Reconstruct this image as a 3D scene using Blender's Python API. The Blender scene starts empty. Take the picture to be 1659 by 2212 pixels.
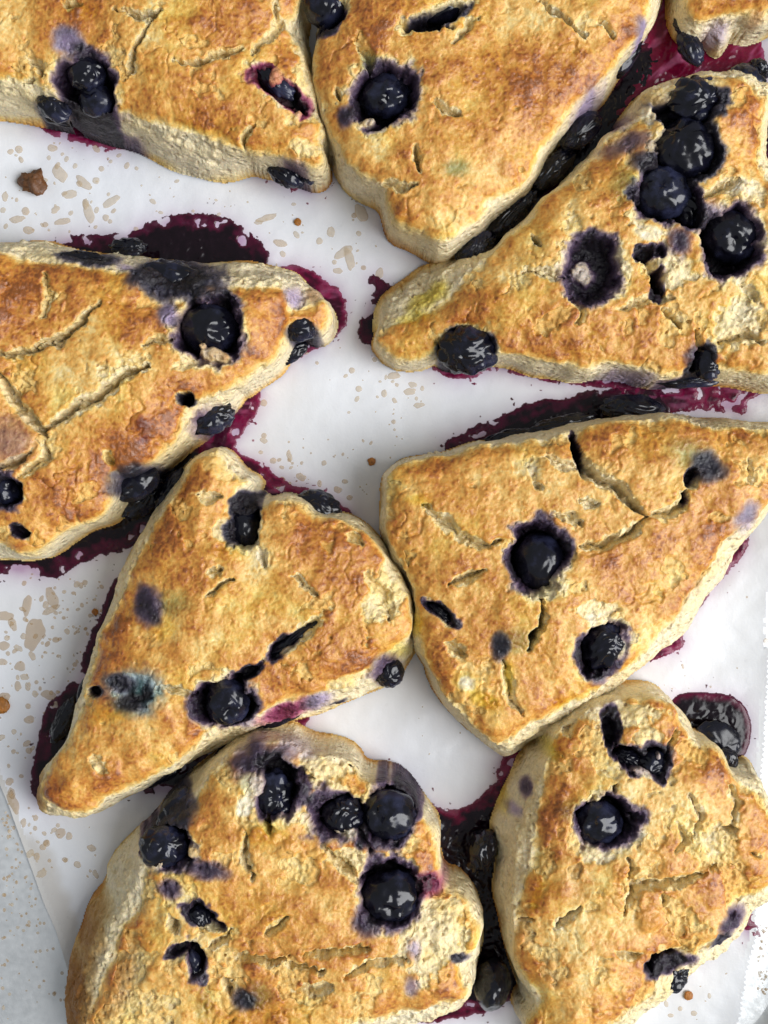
import bpy, math, random
import numpy as np

# ------------------------------------------------------------------ scene, camera, light
scene = bpy.context.scene
COL = scene.collection
CAM_H = 300.0                      # mm above the parchment
VW, VH = 1659.0, 2212.0            # pixel frame used for tracing, 0.1 mm per pixel at parchment level

cam_d = bpy.data.cameras.new("camera")
cam_d.sensor_fit = 'VERTICAL'
cam_d.sensor_height = 24.0
cam_d.lens = 24.0 * CAM_H / (VH * 0.1)
cam_d.clip_start = 0.01
cam_d.clip_end = 50.0
cam = bpy.data.objects.new("camera", cam_d)
COL.objects.link(cam)
cam.location = (0, 0, CAM_H / 1000)
scene.camera = cam

world = bpy.data.worlds.new("World")
scene.world = world
world.use_nodes = True
wn = world.node_tree.nodes["Background"]
wn.inputs[0].default_value = (0.90, 0.95, 1.0, 1)
wn.inputs[1].default_value = 0.34


def area_light(name, loc, target, sx, sy, watts, color):
    d = bpy.data.lights.new(name, 'AREA')
    d.shape = 'RECTANGLE'
    d.size, d.size_y = sx, sy
    d.energy = watts
    d.color = color
    o = bpy.data.objects.new(name, d)
    COL.objects.link(o)
    o.location = loc
    from mathutils import Vector
    o.rotation_euler = (Vector(target) - Vector(loc)).to_track_quat('-Z', 'Y').to_euler()
    return o


area_light("window_light", (1.05, -0.30, 0.95), (0, 0, 0), 0.9, 1.5, 36.5, (0.985, 0.99, 1.0))

scene.view_settings.view_transform = 'Standard'
scene.view_settings.look = 'None'
scene.view_settings.exposure = 0.0
scene.view_settings.gamma = 1.0
scene.render.engine = 'CYCLES'

rng = np.random.default_rng(7)
random.seed(7)

# ------------------------------------------------------------------ pixel helpers
ZOOM = {  # tracing windows: x0, y0 (pixels), pixels per window unit
    'F': (0.0, 0.0, 1.0),
    1: (0.0, 0.0, 1 / 2.2727),
    2: (630.4, 0.0, 1 / 2.0834),
    3: (763.1, 99.5, 1 / 1.852),
    4: (0.0, 431.3, 1 / 2.0834),
    5: (33.2, 929.0, 1 / 1.7858),
    6: (796.3, 829.5, 1 / 1.9232),
    7: (99.5, 1526.2, 1 / 1.613),
    8: (962.2, 1459.9, 1 / 2.381),
    9: (1260.8, 0.0, 1 / 4.167),
}


def W(win, pts, z=0.0):
    """traced points -> millimetres on the plane at height z"""
    x0, y0, k = ZOOM[win]
    p = np.atleast_2d(np.array(pts, dtype=np.float64))
    vx = x0 + p[:, 0] * k
    vy = y0 + p[:, 1] * k
    f = 0.1 * (1 - z / CAM_H)
    return np.stack([(vx - VW / 2) * f, -(vy - VH / 2) * f], 1)


def wlen(win, v, z=0.0):
    return v * ZOOM[win][2] * 0.1 * (1 - z / CAM_H)


# ------------------------------------------------------------------ noise
_g = np.random.default_rng(3).normal(size=(512, 3)).astype(np.float32)
_g /= np.linalg.norm(_g, axis=1, keepdims=True)


def gnoise(x, y, z, seed=0):
    xi = np.floor(x).astype(np.int64); yi = np.floor(y).astype(np.int64); zi = np.floor(z).astype(np.int64)
    fx = (x - xi).astype(np.float32); fy = (y - yi).astype(np.float32); fz = (z - zi).astype(np.float32)
    u = fx * fx * fx * (fx * (fx * 6 - 15) + 10)
    v = fy * fy * fy * (fy * (fy * 6 - 15) + 10)
    w = fz * fz * fz * (fz * (fz * 6 - 15) + 10)
    out = 0
    for dx in (0, 1):
        hx = (xi + dx) * 73856093
        wx = u if dx else 1 - u
        for dy in (0, 1):
            hy = hx ^ ((yi + dy) * 19349663)
            wy = wx * (v if dy else 1 - v)
            for dz in (0, 1):
                h = hy ^ ((zi + dz) * 83492791) ^ (seed * 2654435761)
                h = (h ^ (h >> 13)) * 1274126177
                h = ((h ^ (h >> 16)) & 511)
                g = _g[h]
                out = out + wy * (w if dz else 1 - w) * (g[..., 0] * (fx - dx) + g[..., 1] * (fy - dy) + g[..., 2] * (fz - dz))
    return out * 1.6


def fbm(x, y, z, scale, octv=3, seed=0, gain=0.5):
    s = 0; a = 1.0; f = 1.0 / scale; t = 0
    for o in range(octv):
        s = s + a * gnoise(x * f + 17.3 * o, y * f - 9.1 * o, z * f + 3.7 * o, seed + o * 31)
        t += a; a *= gain; f *= 2.03
    return s / t


def billow(x, y, z, scale, octv=2, seed=0):
    s = 0; a = 1.0; f = 1.0 / scale; t = 0
    for o in range(octv):
        s = s + a * np.abs(gnoise(x * f + 5.3 * o, y * f - 2.1 * o, z * f + 8.7 * o, seed + o * 57))
        t += a; a *= 0.5; f *= 2.1
    return s / t          # 0 in creases, about 0.3 mean


def sstep(a, b, x):
    t = np.clip((x - a) / (b - a), 0, 1)
    return t * t * (3 - 2 * t)


def cells(x, y, size, seed):
    """distance to the nearest jittered cell point, its random number"""
    xi = np.floor(x / size).astype(np.int64); yi = np.floor(y / size).astype(np.int64)
    best = np.full(x.shape, 1e9); rid = np.zeros(x.shape)
    tab = np.random.default_rng(seed).random((4096, 3))
    for dx in (-1, 0, 1):
        for dy in (-1, 0, 1):
            h = ((xi + dx) * 7919 + (yi + dy) * 104729 + seed * 31) & 4095
            h = (h * 2654435 ^ (h >> 5)) & 4095
            t = tab[h]
            d = np.hypot((xi + dx + t[..., 0]) * size - x, (yi + dy + t[..., 1]) * size - y)
            m = d < best
            best = np.where(m, d, best); rid = np.where(m, t[..., 2], rid)
    return best, rid


# ------------------------------------------------------------------ outlines
def chaikin(p, n=2):
    for _ in range(n):
        q = np.roll(p, -1, 0)
        a = 0.75 * p + 0.25 * q
        b = 0.25 * p + 0.75 * q
        p = np.empty((len(a) * 2, 2)); p[0::2] = a; p[1::2] = b
    return p


def poly_sdf(poly, X, Y):
    """signed distance, positive inside"""
    d2 = np.full(X.shape, 1e12); inside = np.zeros(X.shape, bool)
    n = len(poly)
    for i in range(n):
        ax, ay = poly[i]; bx, by = poly[(i + 1) % n]
        ex, ey = bx - ax, by - ay
        L = ex * ex + ey * ey + 1e-12
        t = np.clip(((X - ax) * ex + (Y - ay) * ey) / L, 0, 1)
        dx = X - ax - t * ex; dy = Y - ay - t * ey
        np.minimum(d2, dx * dx + dy * dy, out=d2)
        if ay != by:
            c = ((ay > Y) != (by > Y)) & (X < ex * (Y - ay) / (by - ay) + ax)
            inside ^= c
    d = np.sqrt(d2)
    return np.where(inside, d, -d)


def upsample(C, x0, y0, cell, X, Y):
    u = np.clip((X - x0) / cell, 0, C.shape[1] - 1.001); v = np.clip((Y - y0) / cell, 0, C.shape[0] - 1.001)
    i = u.astype(int); j = v.astype(int); fu = u - i; fv = v - j
    return (C[j, i] * (1 - fu) + C[j, i + 1] * fu) * (1 - fv) + (C[j + 1, i] * (1 - fu) + C[j + 1, i + 1] * fu) * fv


def fast_sdf(poly, x0, y0, x1, y1, cell, X, Y):
    cx = np.arange(x0, x1 + 2 * cell, cell); cy = np.arange(y0, y1 + 2 * cell, cell)
    CX, CY = np.meshgrid(cx, cy)
    return upsample(poly_sdf(poly, CX, CY), x0, y0, cell, X, Y)


def line_dist(pts, X, Y):
    """distance to polyline and the fraction along it"""
    best = np.full(X.shape, 1e9); fr = np.zeros(X.shape)
    seg = np.linalg.norm(np.diff(pts, axis=0), axis=1); tot = seg.sum(); acc = 0
    for i in range(len(pts) - 1):
        a = pts[i]; e = pts[i + 1] - a
        t = np.clip(((X - a[0]) * e[0] + (Y - a[1]) * e[1]) / (e @ e + 1e-9), 0, 1)
        d = np.hypot(X - a[0] - t * e[0], Y - a[1] - t * e[1])
        m = d < best
        best = np.where(m, d, best); fr = np.where(m, (acc + t * seg[i]) / tot, fr)
        acc += seg[i]
    return best, fr


def ell(X, Y, c, rx, ry, rot):
    a = math.radians(-rot)
    dx, dy = X - c[0], Y - c[1]
    u = (dx * math.cos(a) + dy * math.sin(a)) / rx
    v = (-dx * math.sin(a) + dy * math.cos(a)) / ry
    return np.hypot(u, v)


# ------------------------------------------------------------------ materials
def new_mat(name):
    m = bpy.data.materials.new(name)
    m.use_nodes = True
    return m, m.node_tree, m.node_tree.nodes["Principled BSDF"]


def node(nt, kind, **kw):
    n = nt.nodes.new(kind)
    for k, v in kw.items():
        setattr(n, k, v)
    return n


def add_noise(nt, scale, detail=3.0, rough=0.6):
    tc = node(nt, "ShaderNodeTexCoord")
    n = node(nt, "ShaderNodeTexNoise")
    n.inputs["Scale"].default_value = scale
    n.inputs["Detail"].default_value = detail
    n.inputs["Roughness"].default_value = rough
    nt.links.new(tc.outputs["Object"], n.inputs["Vector"])
    return n


def maprange(nt, src, a, b, c, d):
    m = node(nt, "ShaderNodeMapRange")
    m.inputs[1].default_value = a; m.inputs[2].default_value = b
    m.inputs[3].default_value = c; m.inputs[4].default_value = d
    nt.links.new(src, m.inputs[0])
    return m.outputs[0]


def bump(nt, bs, height, strength, dist, prev=None):
    b = node(nt, "ShaderNodeBump")
    b.inputs["Strength"].default_value = strength
    b.inputs["Distance"].default_value = dist
    nt.links.new(height, b.inputs["Height"])
    if prev is not None:
        nt.links.new(prev, b.inputs["Normal"])
    nt.links.new(b.outputs[0], bs.inputs["Normal"])
    return b.outputs[0]


def tint(nt, color_out, fac_out):
    mx = node(nt, "ShaderNodeMix", data_type='RGBA', blend_type='MULTIPLY')
    mx.inputs[0].default_value = 1.0
    nt.links.new(color_out, mx.inputs[6])
    nt.links.new(fac_out, mx.inputs[7])
    return mx.outputs[2]


def mat_dough():
    m, nt, bs = new_mat("baked_dough")
    at = node(nt, "ShaderNodeAttribute", attribute_name="col")
    wet = node(nt, "ShaderNodeAttribute", attribute_name="gloss")
    n1 = add_noise(nt, 1600, 3)
    f = maprange(nt, n1.outputs[0], 0.25, 0.75, 0.82, 1.16)
    nt.links.new(tint(nt, at.outputs["Color"], f), bs.inputs["Base Color"])
    n2 = add_noise(nt, 700, 3)
    ra = maprange(nt, n2.outputs[0], 0.3, 0.7, -0.10, 0.14)
    rb = maprange(nt, wet.outputs["Fac"], 0.0, 1.0, 0.60, 0.25)
    ad = node(nt, "ShaderNodeMath", operation='ADD')
    nt.links.new(ra, ad.inputs[0]); nt.links.new(rb, ad.inputs[1])
    nt.links.new(ad.outputs[0], bs.inputs["Roughness"])
    n3 = add_noise(nt, 2600, 4, 0.65)
    n4 = add_noise(nt, 900, 3, 0.6)
    b1 = bump(nt, bs, n4.outputs[0], 0.26, 0.0006)
    b2 = bump(nt, bs, n3.outputs[0], 0.42, 0.0003, b1)
    n5 = add_noise(nt, 420, 5, 0.62)
    tc = node(nt, "ShaderNodeTexCoord")
    vo = node(nt, "ShaderNodeTexVoronoi")
    vo.inputs["Scale"].default_value = 520
    nt.links.new(tc.outputs["Object"], vo.inputs["Vector"])
    pore = maprange(nt, vo.outputs["Distance"], 0.05, 0.45, 0.0, 1.0)
    mul = node(nt, "ShaderNodeMath", operation='MULTIPLY')
    nt.links.new(n5.outputs[0], mul.inputs[0]); nt.links.new(pore, mul.inputs[1])
    inv = maprange(nt, wet.outputs["Fac"], 0.0, 0.4, 1.0, 0.0)
    m2 = node(nt, "ShaderNodeMath", operation='MULTIPLY')
    nt.links.new(mul.outputs[0], m2.inputs[0]); nt.links.new(inv, m2.inputs[1])
    bump(nt, bs, m2.outputs[0], 0.9, 0.0014, b2)
    bs.inputs["Specular IOR Level"].default_value = 0.5
    bs.inputs["Subsurface Weight"].default_value = 0.22
    bs.inputs["Subsurface Radius"].default_value = (1.0, 0.6, 0.3)
    bs.inputs["Subsurface Scale"].default_value = 0.0012
    return m


def mat_berry():
    m, nt, bs = new_mat("blueberry_skin")
    n = add_noise(nt, 260, 4)
    r = node(nt, "ShaderNodeValToRGB")
    r.color_ramp.elements[0].position = 0.40; r.color_ramp.elements[0].color = (0.003, 0.003, 0.006, 1)
    r.color_ramp.elements[1].position = 0.78; r.color_ramp.elements[1].color = (0.013, 0.014, 0.032, 1)
    e = r.color_ramp.elements.new(0.6); e.color = (0.006, 0.006, 0.013, 1)
    nt.links.new(n.outputs[0], r.inputs[0])
    nt.links.new(r.outputs[0], bs.inputs["Base Color"])
    n2 = add_noise(nt, 420, 3)
    nt.links.new(maprange(nt, n2.outputs[0], 0.3, 0.7, 0.11, 0.30), bs.inputs["Roughness"])
    n3 = add_noise(nt, 230, 3, 0.5)
    n3.noise_type = 'RIDGED_MULTIFRACTAL'
    n3.inputs["Scale"].default_value = 170
    bump(nt, bs, n3.outputs[0], 0.26, 0.0008)
    oi = node(nt, "ShaderNodeObjectInfo")          # dusty bloom left on some skins
    nb = add_noise(nt, 190, 4, 0.65)
    th = node(nt, "ShaderNodeMath", operation='MULTIPLY_ADD')
    th.inputs[1].default_value = 0.26; th.inputs[2].default_value = -0.75
    nt.links.new(oi.outputs["Random"], th.inputs[0])
    su = node(nt, "ShaderNodeMath", operation='ADD')
    nt.links.new(nb.outputs[0], su.inputs[0]); nt.links.new(th.outputs[0], su.inputs[1])
    bf = maprange(nt, su.outputs[0], -0.10, 0.12, 0.0, 0.75)
    mx = node(nt, "ShaderNodeMix", data_type='RGBA')
    nt.links.new(bf, mx.inputs[0]); nt.links.new(r.outputs[0], mx.inputs[6])
    mx.inputs[7].default_value = (0.028, 0.032, 0.070, 1)
    nt.links.new(mx.outputs[2], bs.inputs["Base Color"])
    bs.inputs["Specular IOR Level"].default_value = 0.42
    return m


def mat_juice():
    m, nt, bs = new_mat("berry_juice")
    at = node(nt, "ShaderNodeAttribute", attribute_name="col")
    al = node(nt, "ShaderNodeAttribute", attribute_name="gloss")
    nt.links.new(al.outputs["Fac"], bs.inputs["Alpha"])
    n1 = add_noise(nt, 500, 3)
    nt.links.new(tint(nt, at.outputs["Color"], maprange(nt, n1.outputs[0], 0.3, 0.7, 0.7, 1.25)), bs.inputs["Base Color"])
    nt.links.new(maprange(nt, n1.outputs[0], 0.3, 0.7, 0.10, 0.26), bs.inputs["Roughness"])
    n3 = add_noise(nt, 350, 2, 0.5)
    bump(nt, bs, n3.outputs[0], 0.3, 0.0005)
    bs.inputs["Specular IOR Level"].default_value = 0.28
    return m


def mat_paper():
    m, nt, bs = new_mat("parchment")
    at = node(nt, "ShaderNodeAttribute", attribute_name="col")
    n1 = add_noise(nt, 60, 3)
    nt.links.new(tint(nt, at.outputs["Color"], maprange(nt, n1.outputs[0], 0.3, 0.7, 0.965, 1.03)), bs.inputs["Base Color"])
    n2 = add_noise(nt, 300, 3)
    nt.links.new(maprange(nt, n2.outputs[0], 0.3, 0.7, 0.26, 0.42), bs.inputs["Roughness"])
    n3 = add_noise(nt, 1100, 3, 0.6)
    b1 = bump(nt, bs, n3.outputs[0], 0.16, 0.0003)
    n4 = add_noise(nt, 42, 3, 0.5)
    bump(nt, bs, n4.outputs[0], 0.5, 0.004, b1)
    bs.inputs["Specular IOR Level"].default_value = 0.4
    return m


def mat_spot():
    m, nt, bs = new_mat("baked_grease")
    at = node(nt, "ShaderNodeAttribute", attribute_name="col")
    n1 = add_noise(nt, 900, 2)
    nt.links.new(tint(nt, at.outputs["Color"], maprange(nt, n1.outputs[0], 0.3, 0.7, 0.9, 1.1)), bs.inputs["Base Color"])
    bs.inputs["Roughness"].default_value = 0.28
    bs.inputs["Alpha"].default_value = 0.42
    return m


def mat_tray():
    m, nt, bs = new_mat("aluminium")
    n = add_noise(nt, 90, 5)
    r = node(nt, "ShaderNodeValToRGB")
    r.color_ramp.elements[0].position = 0.3; r.color_ramp.elements[0].color = (0.62, 0.64, 0.65, 1)
    r.color_ramp.elements[1].position = 0.7; r.color_ramp.elements[1].color = (0.80, 0.82, 0.83, 1)
    nt.links.new(n.outputs[0], r.inputs[0])
    nt.links.new(r.outputs[0], bs.inputs["Base Color"])
    bs.inputs["Metallic"].default_value = 0.7
    n2 = add_noise(nt, 700, 4)
    nt.links.new(maprange(nt, n2.outputs[0], 0.3, 0.7, 0.36, 0.55), bs.inputs["Roughness"])
    bump(nt, bs, n2.outputs[0], 0.25, 0.0002)
    return m


M_DOUGH = mat_dough(); M_BERRY = mat_berry(); M_JUICE = mat_juice()
M_PAPER = mat_paper(); M_SPOT = mat_spot(); M_TRAY = mat_tray()


# ------------------------------------------------------------------ mesh helpers (mm in, metres out)
def build_mesh(name, V, F4, mat, col=None, gloss=None, F3=None, smooth=True):
    me = bpy.data.meshes.new(name)
    V = np.asarray(V, dtype=np.float32) / 1000.0
    n4 = len(F4) if F4 is not None else 0
    n3 = len(F3) if F3 is not None else 0
    me.vertices.add(len(V)); me.vertices.foreach_set("co", V.ravel())
    loops = []
    if n4: loops.append(np.asarray(F4, dtype=np.int32).ravel())
    if n3: loops.append(np.asarray(F3, dtype=np.int32).ravel())
    loops = np.concatenate(loops)
    me.loops.add(len(loops)); me.loops.foreach_set("vertex_index", loops)
    starts = np.concatenate([np.arange(n4) * 4, n4 * 4 + np.arange(n3) * 3]).astype(np.int32)
    me.polygons.add(n4 + n3); me.polygons.foreach_set("loop_start", starts)
    me.polygons.foreach_set("use_smooth", np.full(n4 + n3, smooth))
    me.update(calc_edges=True)
    if col is not None:
        a = me.attributes.new("col", 'FLOAT_COLOR', 'POINT')
        c = np.ones((len(V), 4), np.float32); c[:, :3] = col
        a.data.foreach_set("color", c.ravel())
    if gloss is not None:
        a = me.attributes.new("gloss", 'FLOAT', 'POINT')
        a.data.foreach_set("value", np.asarray(gloss, np.float32).ravel())
    me.materials.append(mat)
    return me


def link(name, me, parent=None, loc=None):
    o = bpy.data.objects.new(name, me)
    COL.objects.link(o)
    if parent is not None:
        o.parent = parent
    if loc is not None:
        o.location = loc
    return o


def tag(o, label, cat, group=None, kind=None):
    if label: o["label"] = label
    if cat: o["category"] = cat
    if group: o["group"] = group
    if kind: o["kind"] = kind
    return o


def grid_faces(mask):
    """quads of a grid whose four corners are inside mask; returns vertex ids and faces"""
    m = mask[:-1, :-1] & mask[1:, :-1] & mask[:-1, 1:] & mask[1:, 1:]
    used = np.zeros(mask.shape, bool)
    used[:-1, :-1] |= m; used[1:, :-1] |= m; used[:-1, 1:] |= m; used[1:, 1:] |= m
    idx = np.full(mask.shape, -1, np.int64)
    idx[used] = np.arange(used.sum())
    j, i = np.nonzero(m)
    F = np.stack([idx[j, i], idx[j, i + 1], idx[j + 1, i + 1], idx[j + 1, i]], 1)
    return used, F


# ------------------------------------------------------------------ the tray and the parchment
def parchment_outline():
    left = [(-260, 1000), (-120, 1390), (-40, 1600), (0, 1700), (18, 1743), (40, 1805), (68, 1882), (93, 1953),
            (118, 2009), (133, 2059), (145, 2099), (190, 2230), (260, 2420)]
    right = [(1560, 2420), (1595, 2212), (1607, 2146), (1613, 2100), (1622, 2068), (1634, 2028), (1632, 1990),
             (1640, 1850), (1643, 1720), (1647, 1660), (1653, 1590), (1657, 1500), (1690, 1000), (1760, -300)]
    L = W('F', left); R = W('F', right)
    out = [tuple(p) for p in L]
    k = 0
    for a, b in zip(R[:-1], R[1:]):          # the torn, toothed edge
        n = max(1, int(np.linalg.norm(b - a) / 0.55))
        d = (b - a) / np.linalg.norm(b - a); nn = np.array([d[1], -d[0]])
        for i in range(n):
            p = a + (b - a) * i / n
            s = (0.42 if k % 2 else -0.25) + random.uniform(-0.15, 0.15)
            out.append(tuple(p + nn * s)); k += 1
    out += [tuple(W('F', [(1760, -300)])[0]), tuple(W('F', [(-420, -300)])[0])]
    return np.array(out)


JUICE = []      # filled below: (window, polygon points)


def paper_height(X, Y):
    return -0.3 + 0.35 * fbm(X, Y, 0 * X, 38, 2, 91) + 0.04 * fbm(X, Y, 0 * X, 7, 2, 92)


SCONES = []


def make_tray():
    z0 = -1.1
    # inner floor outline with a rounded corner near the lower right, then a sloping wall and a rolled rim
    x1 = W('F', [(1700, 0)])[0, 0]; y1 = W('F', [(0, 2300)])[0, 1]
    xl, yt = -150.0, 190.0
    r = 26.0
    prof = [(0, 0), (2, 0.5), (4, 2.2), (5.5, 5), (7.5, 13), (8.6, 15.4), (10.2, 16.6), (12, 16.2), (13, 14.4), (12.4, 12.8)]
    def ring(off):
        pts = []
        for cx, cy, a0 in ((x1 - r, y1 + r, -90), (x1 - r, yt - r, 0), (xl + r, yt - r, 90), (xl + r, y1 + r, 180)):
            for k in range(17):
                a = math.radians(a0 + 90 * k / 16)
                pts.append((cx + (r + off) * math.cos(a), cy + (r + off) * math.sin(a)))
        return np.array(pts)
    V = []; F = []
    n = 68
    for off, z in prof:
        p = ring(off)
        V += [(x, y, z0 + z) for x, y in p]
    for k in range(len(prof) - 1):
        for i in range(n):
            a = k * n + i; b = k * n + (i + 1) % n
            F.append((a, b, b + n, a + n))
    root = bpy.data.objects.new("baking_tray", None)
    COL.objects.link(root)
    link("rim", build_mesh("rim", V, F, M_TRAY), root)
    c = ring(0)
    ctr = c.mean(0)
    Vf = [(x, y, z0) for x, y in c] + [(ctr[0], ctr[1], z0)]
    link("floor_sheet", build_mesh("floor_sheet", Vf, None, M_TRAY, F3=[(i, (i + 1) % n, n) for i in range(n)], smooth=False), root)
    tag(root, "shiny aluminium baking tray under the parchment sheet", "tray")


make_tray()


# ------------------------------------------------------------------ scones
DOUGH = np.array((0.82, 0.735, 0.54)); CREAM = np.array((0.78, 0.585, 0.235)); GOLDL = np.array((0.72, 0.425, 0.110)); GOLD = np.array((0.58, 0.262, 0.045))
BROWN = np.array((0.36, 0.108, 0.018)); DARK = np.array((0.12, 0.040, 0.010))
TONES = {
    'p': (np.array((0.022, 0.010, 0.034)), np.array((0.20, 0.13, 0.30))),
    'm': (np.array((0.045, 0.004, 0.016)), np.array((0.26, 0.05, 0.15))),
    'g': (np.array((0.20, 0.24, 0.16)), np.array((0.50, 0.46, 0.20))),
    'k': (np.array((0.012, 0.010, 0.016)), np.array((0.20, 0.16, 0.20))),
    'y': (np.array((0.60, 0.43, 0.035)), np.array((0.60, 0.43, 0.05))),
    'l': (np.array((0.30, 0.22, 0.42)), np.array((0.52, 0.42, 0.52))),
    'b': (np.array((0.20, 0.07, 0.02)), np.array((0.40, 0.17, 0.04))),
    'w': (np.array((0.74, 0.62, 0.41)), np.array((0.74, 0.62, 0.41))),
}


def ramp(b):
    b = np.clip(b, 0, 1)[..., None]
    stops = [(0.0, DOUGH), (0.22, CREAM), (0.42, GOLDL), (0.64, GOLD), (0.88, BROWN), (1.0, DARK)]
    out = np.broadcast_to(DOUGH, b.shape[:-1] + (3,)).copy()
    for (a, ca), (c, cb) in zip(stops[:-1], stops[1:]):
        t = np.clip((b - a) / (c - a), 0, 1)
        out = np.where(b >= a, ca * (1 - t) + cb * t, out)
    return out


CELL = 0.23
FIELD = {}      # name of scone -> sampling function of its finished height


def make_scone(key, win, H, top, base, feats, label, seed, crust=0.0, brown=0.0, flare=1.6, tilt=(0, 0)):
    T = chaikin(W(win, top, H * 0.80), 1)
    B = chaikin(W(win, base, 0), 1)
    x0, y0 = np.minimum(B.min(0), T.min(0)) - 4.5; x1, y1 = np.maximum(B.max(0), T.max(0)) + 4.5
    gx = np.arange(x0, x1, CELL); gy = np.arange(y0, y1, CELL)
    X, Y = np.meshgrid(gx, gy)
    Z0 = np.zeros_like(X)
    dT = fast_sdf(T, x0, y0, x1, y1, 0.6, X, Y)
    dB = fast_sdf(B, x0, y0, x1, y1, 0.6, X, Y)
    rag0 = fbm(X, Y, Z0 + seed, 9.0, 1, seed)
    tT = dT + 1.0 * rag0 - 0.1
    tB = np.maximum(dB + 0.6 * rag0, tT + flare)
    uu = np.where(tT >= 0, 0, np.clip(-tT / np.maximum(-tT + np.maximum(tB, 0), 1e-3), 0, 1))
    zz = H * np.power(np.clip(1 - uu ** 1.55, 0, 1), 0.80)          # first pass, only to place the 3-D raggedness
    rag = fbm(X, Y, zz + seed, 3.8, 2, seed + 2, 0.5)
    rag2 = fbm(X, Y, zz * 1.3 + seed, 7.0, 2, seed + 3, 0.5)
    room = np.where(tT < 0, np.clip((tB - tT - 1.5) / 5.0, 0.06, 1), 1.0)      # little room on steep sides
    edge2d = fbm(X, Y, Z0 + seed, 3.4, 2, seed + 4, 0.5) * sstep(-0.8, 0.2, tT)
    dT = tT + 1.1 * rag * room * sstep(-2.5, -0.3, tT) * (1 - sstep(-0.4, 0.1, tT)) + 0.9 * edge2d
    dB = np.maximum(dB + 0.6 * rag0 + 0.9 * rag2 * room * np.clip(tB, 0, 1), dT + flare)
    mask = tB > -CELL
    u = np.where(dT >= 0, 0, np.clip(-dT / np.maximum(-dT + np.maximum(dB, 0), 1e-3), 0, 1))
    u = np.where(tB < CELL, 1.0, u)
    cx, cy = T.mean(0)
    low = fbm(X, Y, Z0 + seed, 22, 2, seed + 9)
    ztop = H + 1.6 * low + tilt[0] * (X - cx) + tilt[1] * (Y - cy) - 1.3 * np.exp(-np.maximum(dT, 0) / 1.2) - 3.0 * np.exp(-np.maximum(dT, 0) / 7.0)
    for f in feats:
        if f[0] == 'dip':
            c = W(win, [(f[1], f[2])], H)[0]
            ztop = ztop - f[4] * np.exp(-((X - c[0]) ** 2 + (Y - c[1]) ** 2) / wlen(win, f[3], H) ** 2)
    ztop = np.maximum(ztop, 5.0)
    on_top = sstep(-0.6, 0.6, dT)
    # ---- broken crust: plates stand proud of the pale crumb between them
    wx = 1.4 * fbm(X, Y, Z0, 3.0, 2, seed + 21); wy = 1.4 * fbm(X, Y, Z0, 3.0, 2, seed + 22)
    q = fbm(X + wx, Y + wy, Z0 + seed, 8.5, 4, seed + 13, 0.55)
    plate = sstep(-0.21 - crust, -0.11 - crust, q)
    # narrow wandering fissures
    r1 = np.abs(fbm(X + 1.5 * wx, Y + 1.5 * wy, Z0 - seed, 11.0, 3, seed + 33))
    sel = sstep(0.02, 0.25, fbm(X, Y, Z0, 13.0, 2, seed + 34))
    fis = (1 - sstep(0.012, 0.045, r1)) * sel
    edge_dry = np.exp(-np.maximum(dT, 0) / 5.0)
    z = ztop * np.power(np.clip(1 - u ** 1.55, 0, 1), 0.80)
    open_ = np.zeros_like(X)        # 1 where the crust is torn open
    stain = [np.zeros_like(X)]
    colmix = []
    hgt = 0.6 * (plate - 1) - 0.4 * fis
    nz1 = fbm(X, Y, Z0, 2.2, 3, seed + 41); nz2 = fbm(X, Y, Z0, 0.9, 2, seed + 43); nzw = fbm(X, Y, Z0, 5.0, 2, seed + 44); nzc = fbm(X, Y, Z0, 3.6, 3, seed + 45); nzv = fbm(X, Y, Z0, 9.0, 2, seed + 46)
    lumps = []
    dark = np.zeros_like(X)
    for f in feats:
        k = f[0]
        if k == 'crack':
            _, pts, wd, dp = f
            P = W(win, pts, H)
            d, fr = line_dist(P, X + 0.7 * wx, Y + 0.7 * wy)
            hw = wlen(win, wd, H) * 0.40 * np.clip(np.minimum(fr, 1 - fr) * 3.2 + 0.12, 0, 1) * (1 + 0.9 * nz1)
            d = np.abs(d + 0.40 * nz2 + 0.45 * nz1)
            c = 0.62 * (1 - sstep(hw * 0.15, hw * 0.75 + 0.1, d + 0.5 * nz1)) + 0.38 * (1 - sstep(hw * 0.7, hw * 1.25 + 0.15, d))
            hgt -= 1.7 * dp * c * (0.8 + 0.6 * nz1)
            side = 1 - sstep(hw * 1.0 + 0.1, hw * 1.25 + 0.5, d + 0.9 * nz1)
            hgt -= 0.45 * side
            open_ = np.maximum(open_, side)
        elif k == 'crater':
            _, cx_, cy_, rx, ry, rot, dp, ext, tone = f
            c = W(win, [(cx_, cy_)], H)[0]
            rm = math.sqrt(wlen(win, rx, H) * wlen(win, ry, H))
            e0 = ell(X, Y, c, wlen(win, rx, H), wlen(win, ry, H), rot)
            e = e0 + (1.9 * nzw + 1.1 * nz1 + 0.35 * nz2) / max(rm, 2.4)
            hgt -= dp * (1 - sstep(0.52, 1.02, e)) + 0.4 * (1 - sstep(0.9, 1.25, e))
            colmix.append((1.6 * (1 - sstep(0.64, 1.04 + 0.8 * ext, e + (1.2 * nzc + 3.6 * nzv) / max(rm, 2.4))), tone, e))
            open_ = np.maximum(open_, 1 - sstep(0.98, 1.12 + ext, e + 0.2 * nz1))
        elif k == 'stain':
            _, cx_, cy_, rx, ry, rot, st, tone = f
            c = W(win, [(cx_, cy_)], H * 0.8)[0]
            e = ell(X, Y, c, wlen(win, rx, H), wlen(win, ry, H), rot) + 0.35 * nzw + 0.2 * nz1 + 0.05 * nz2
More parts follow.
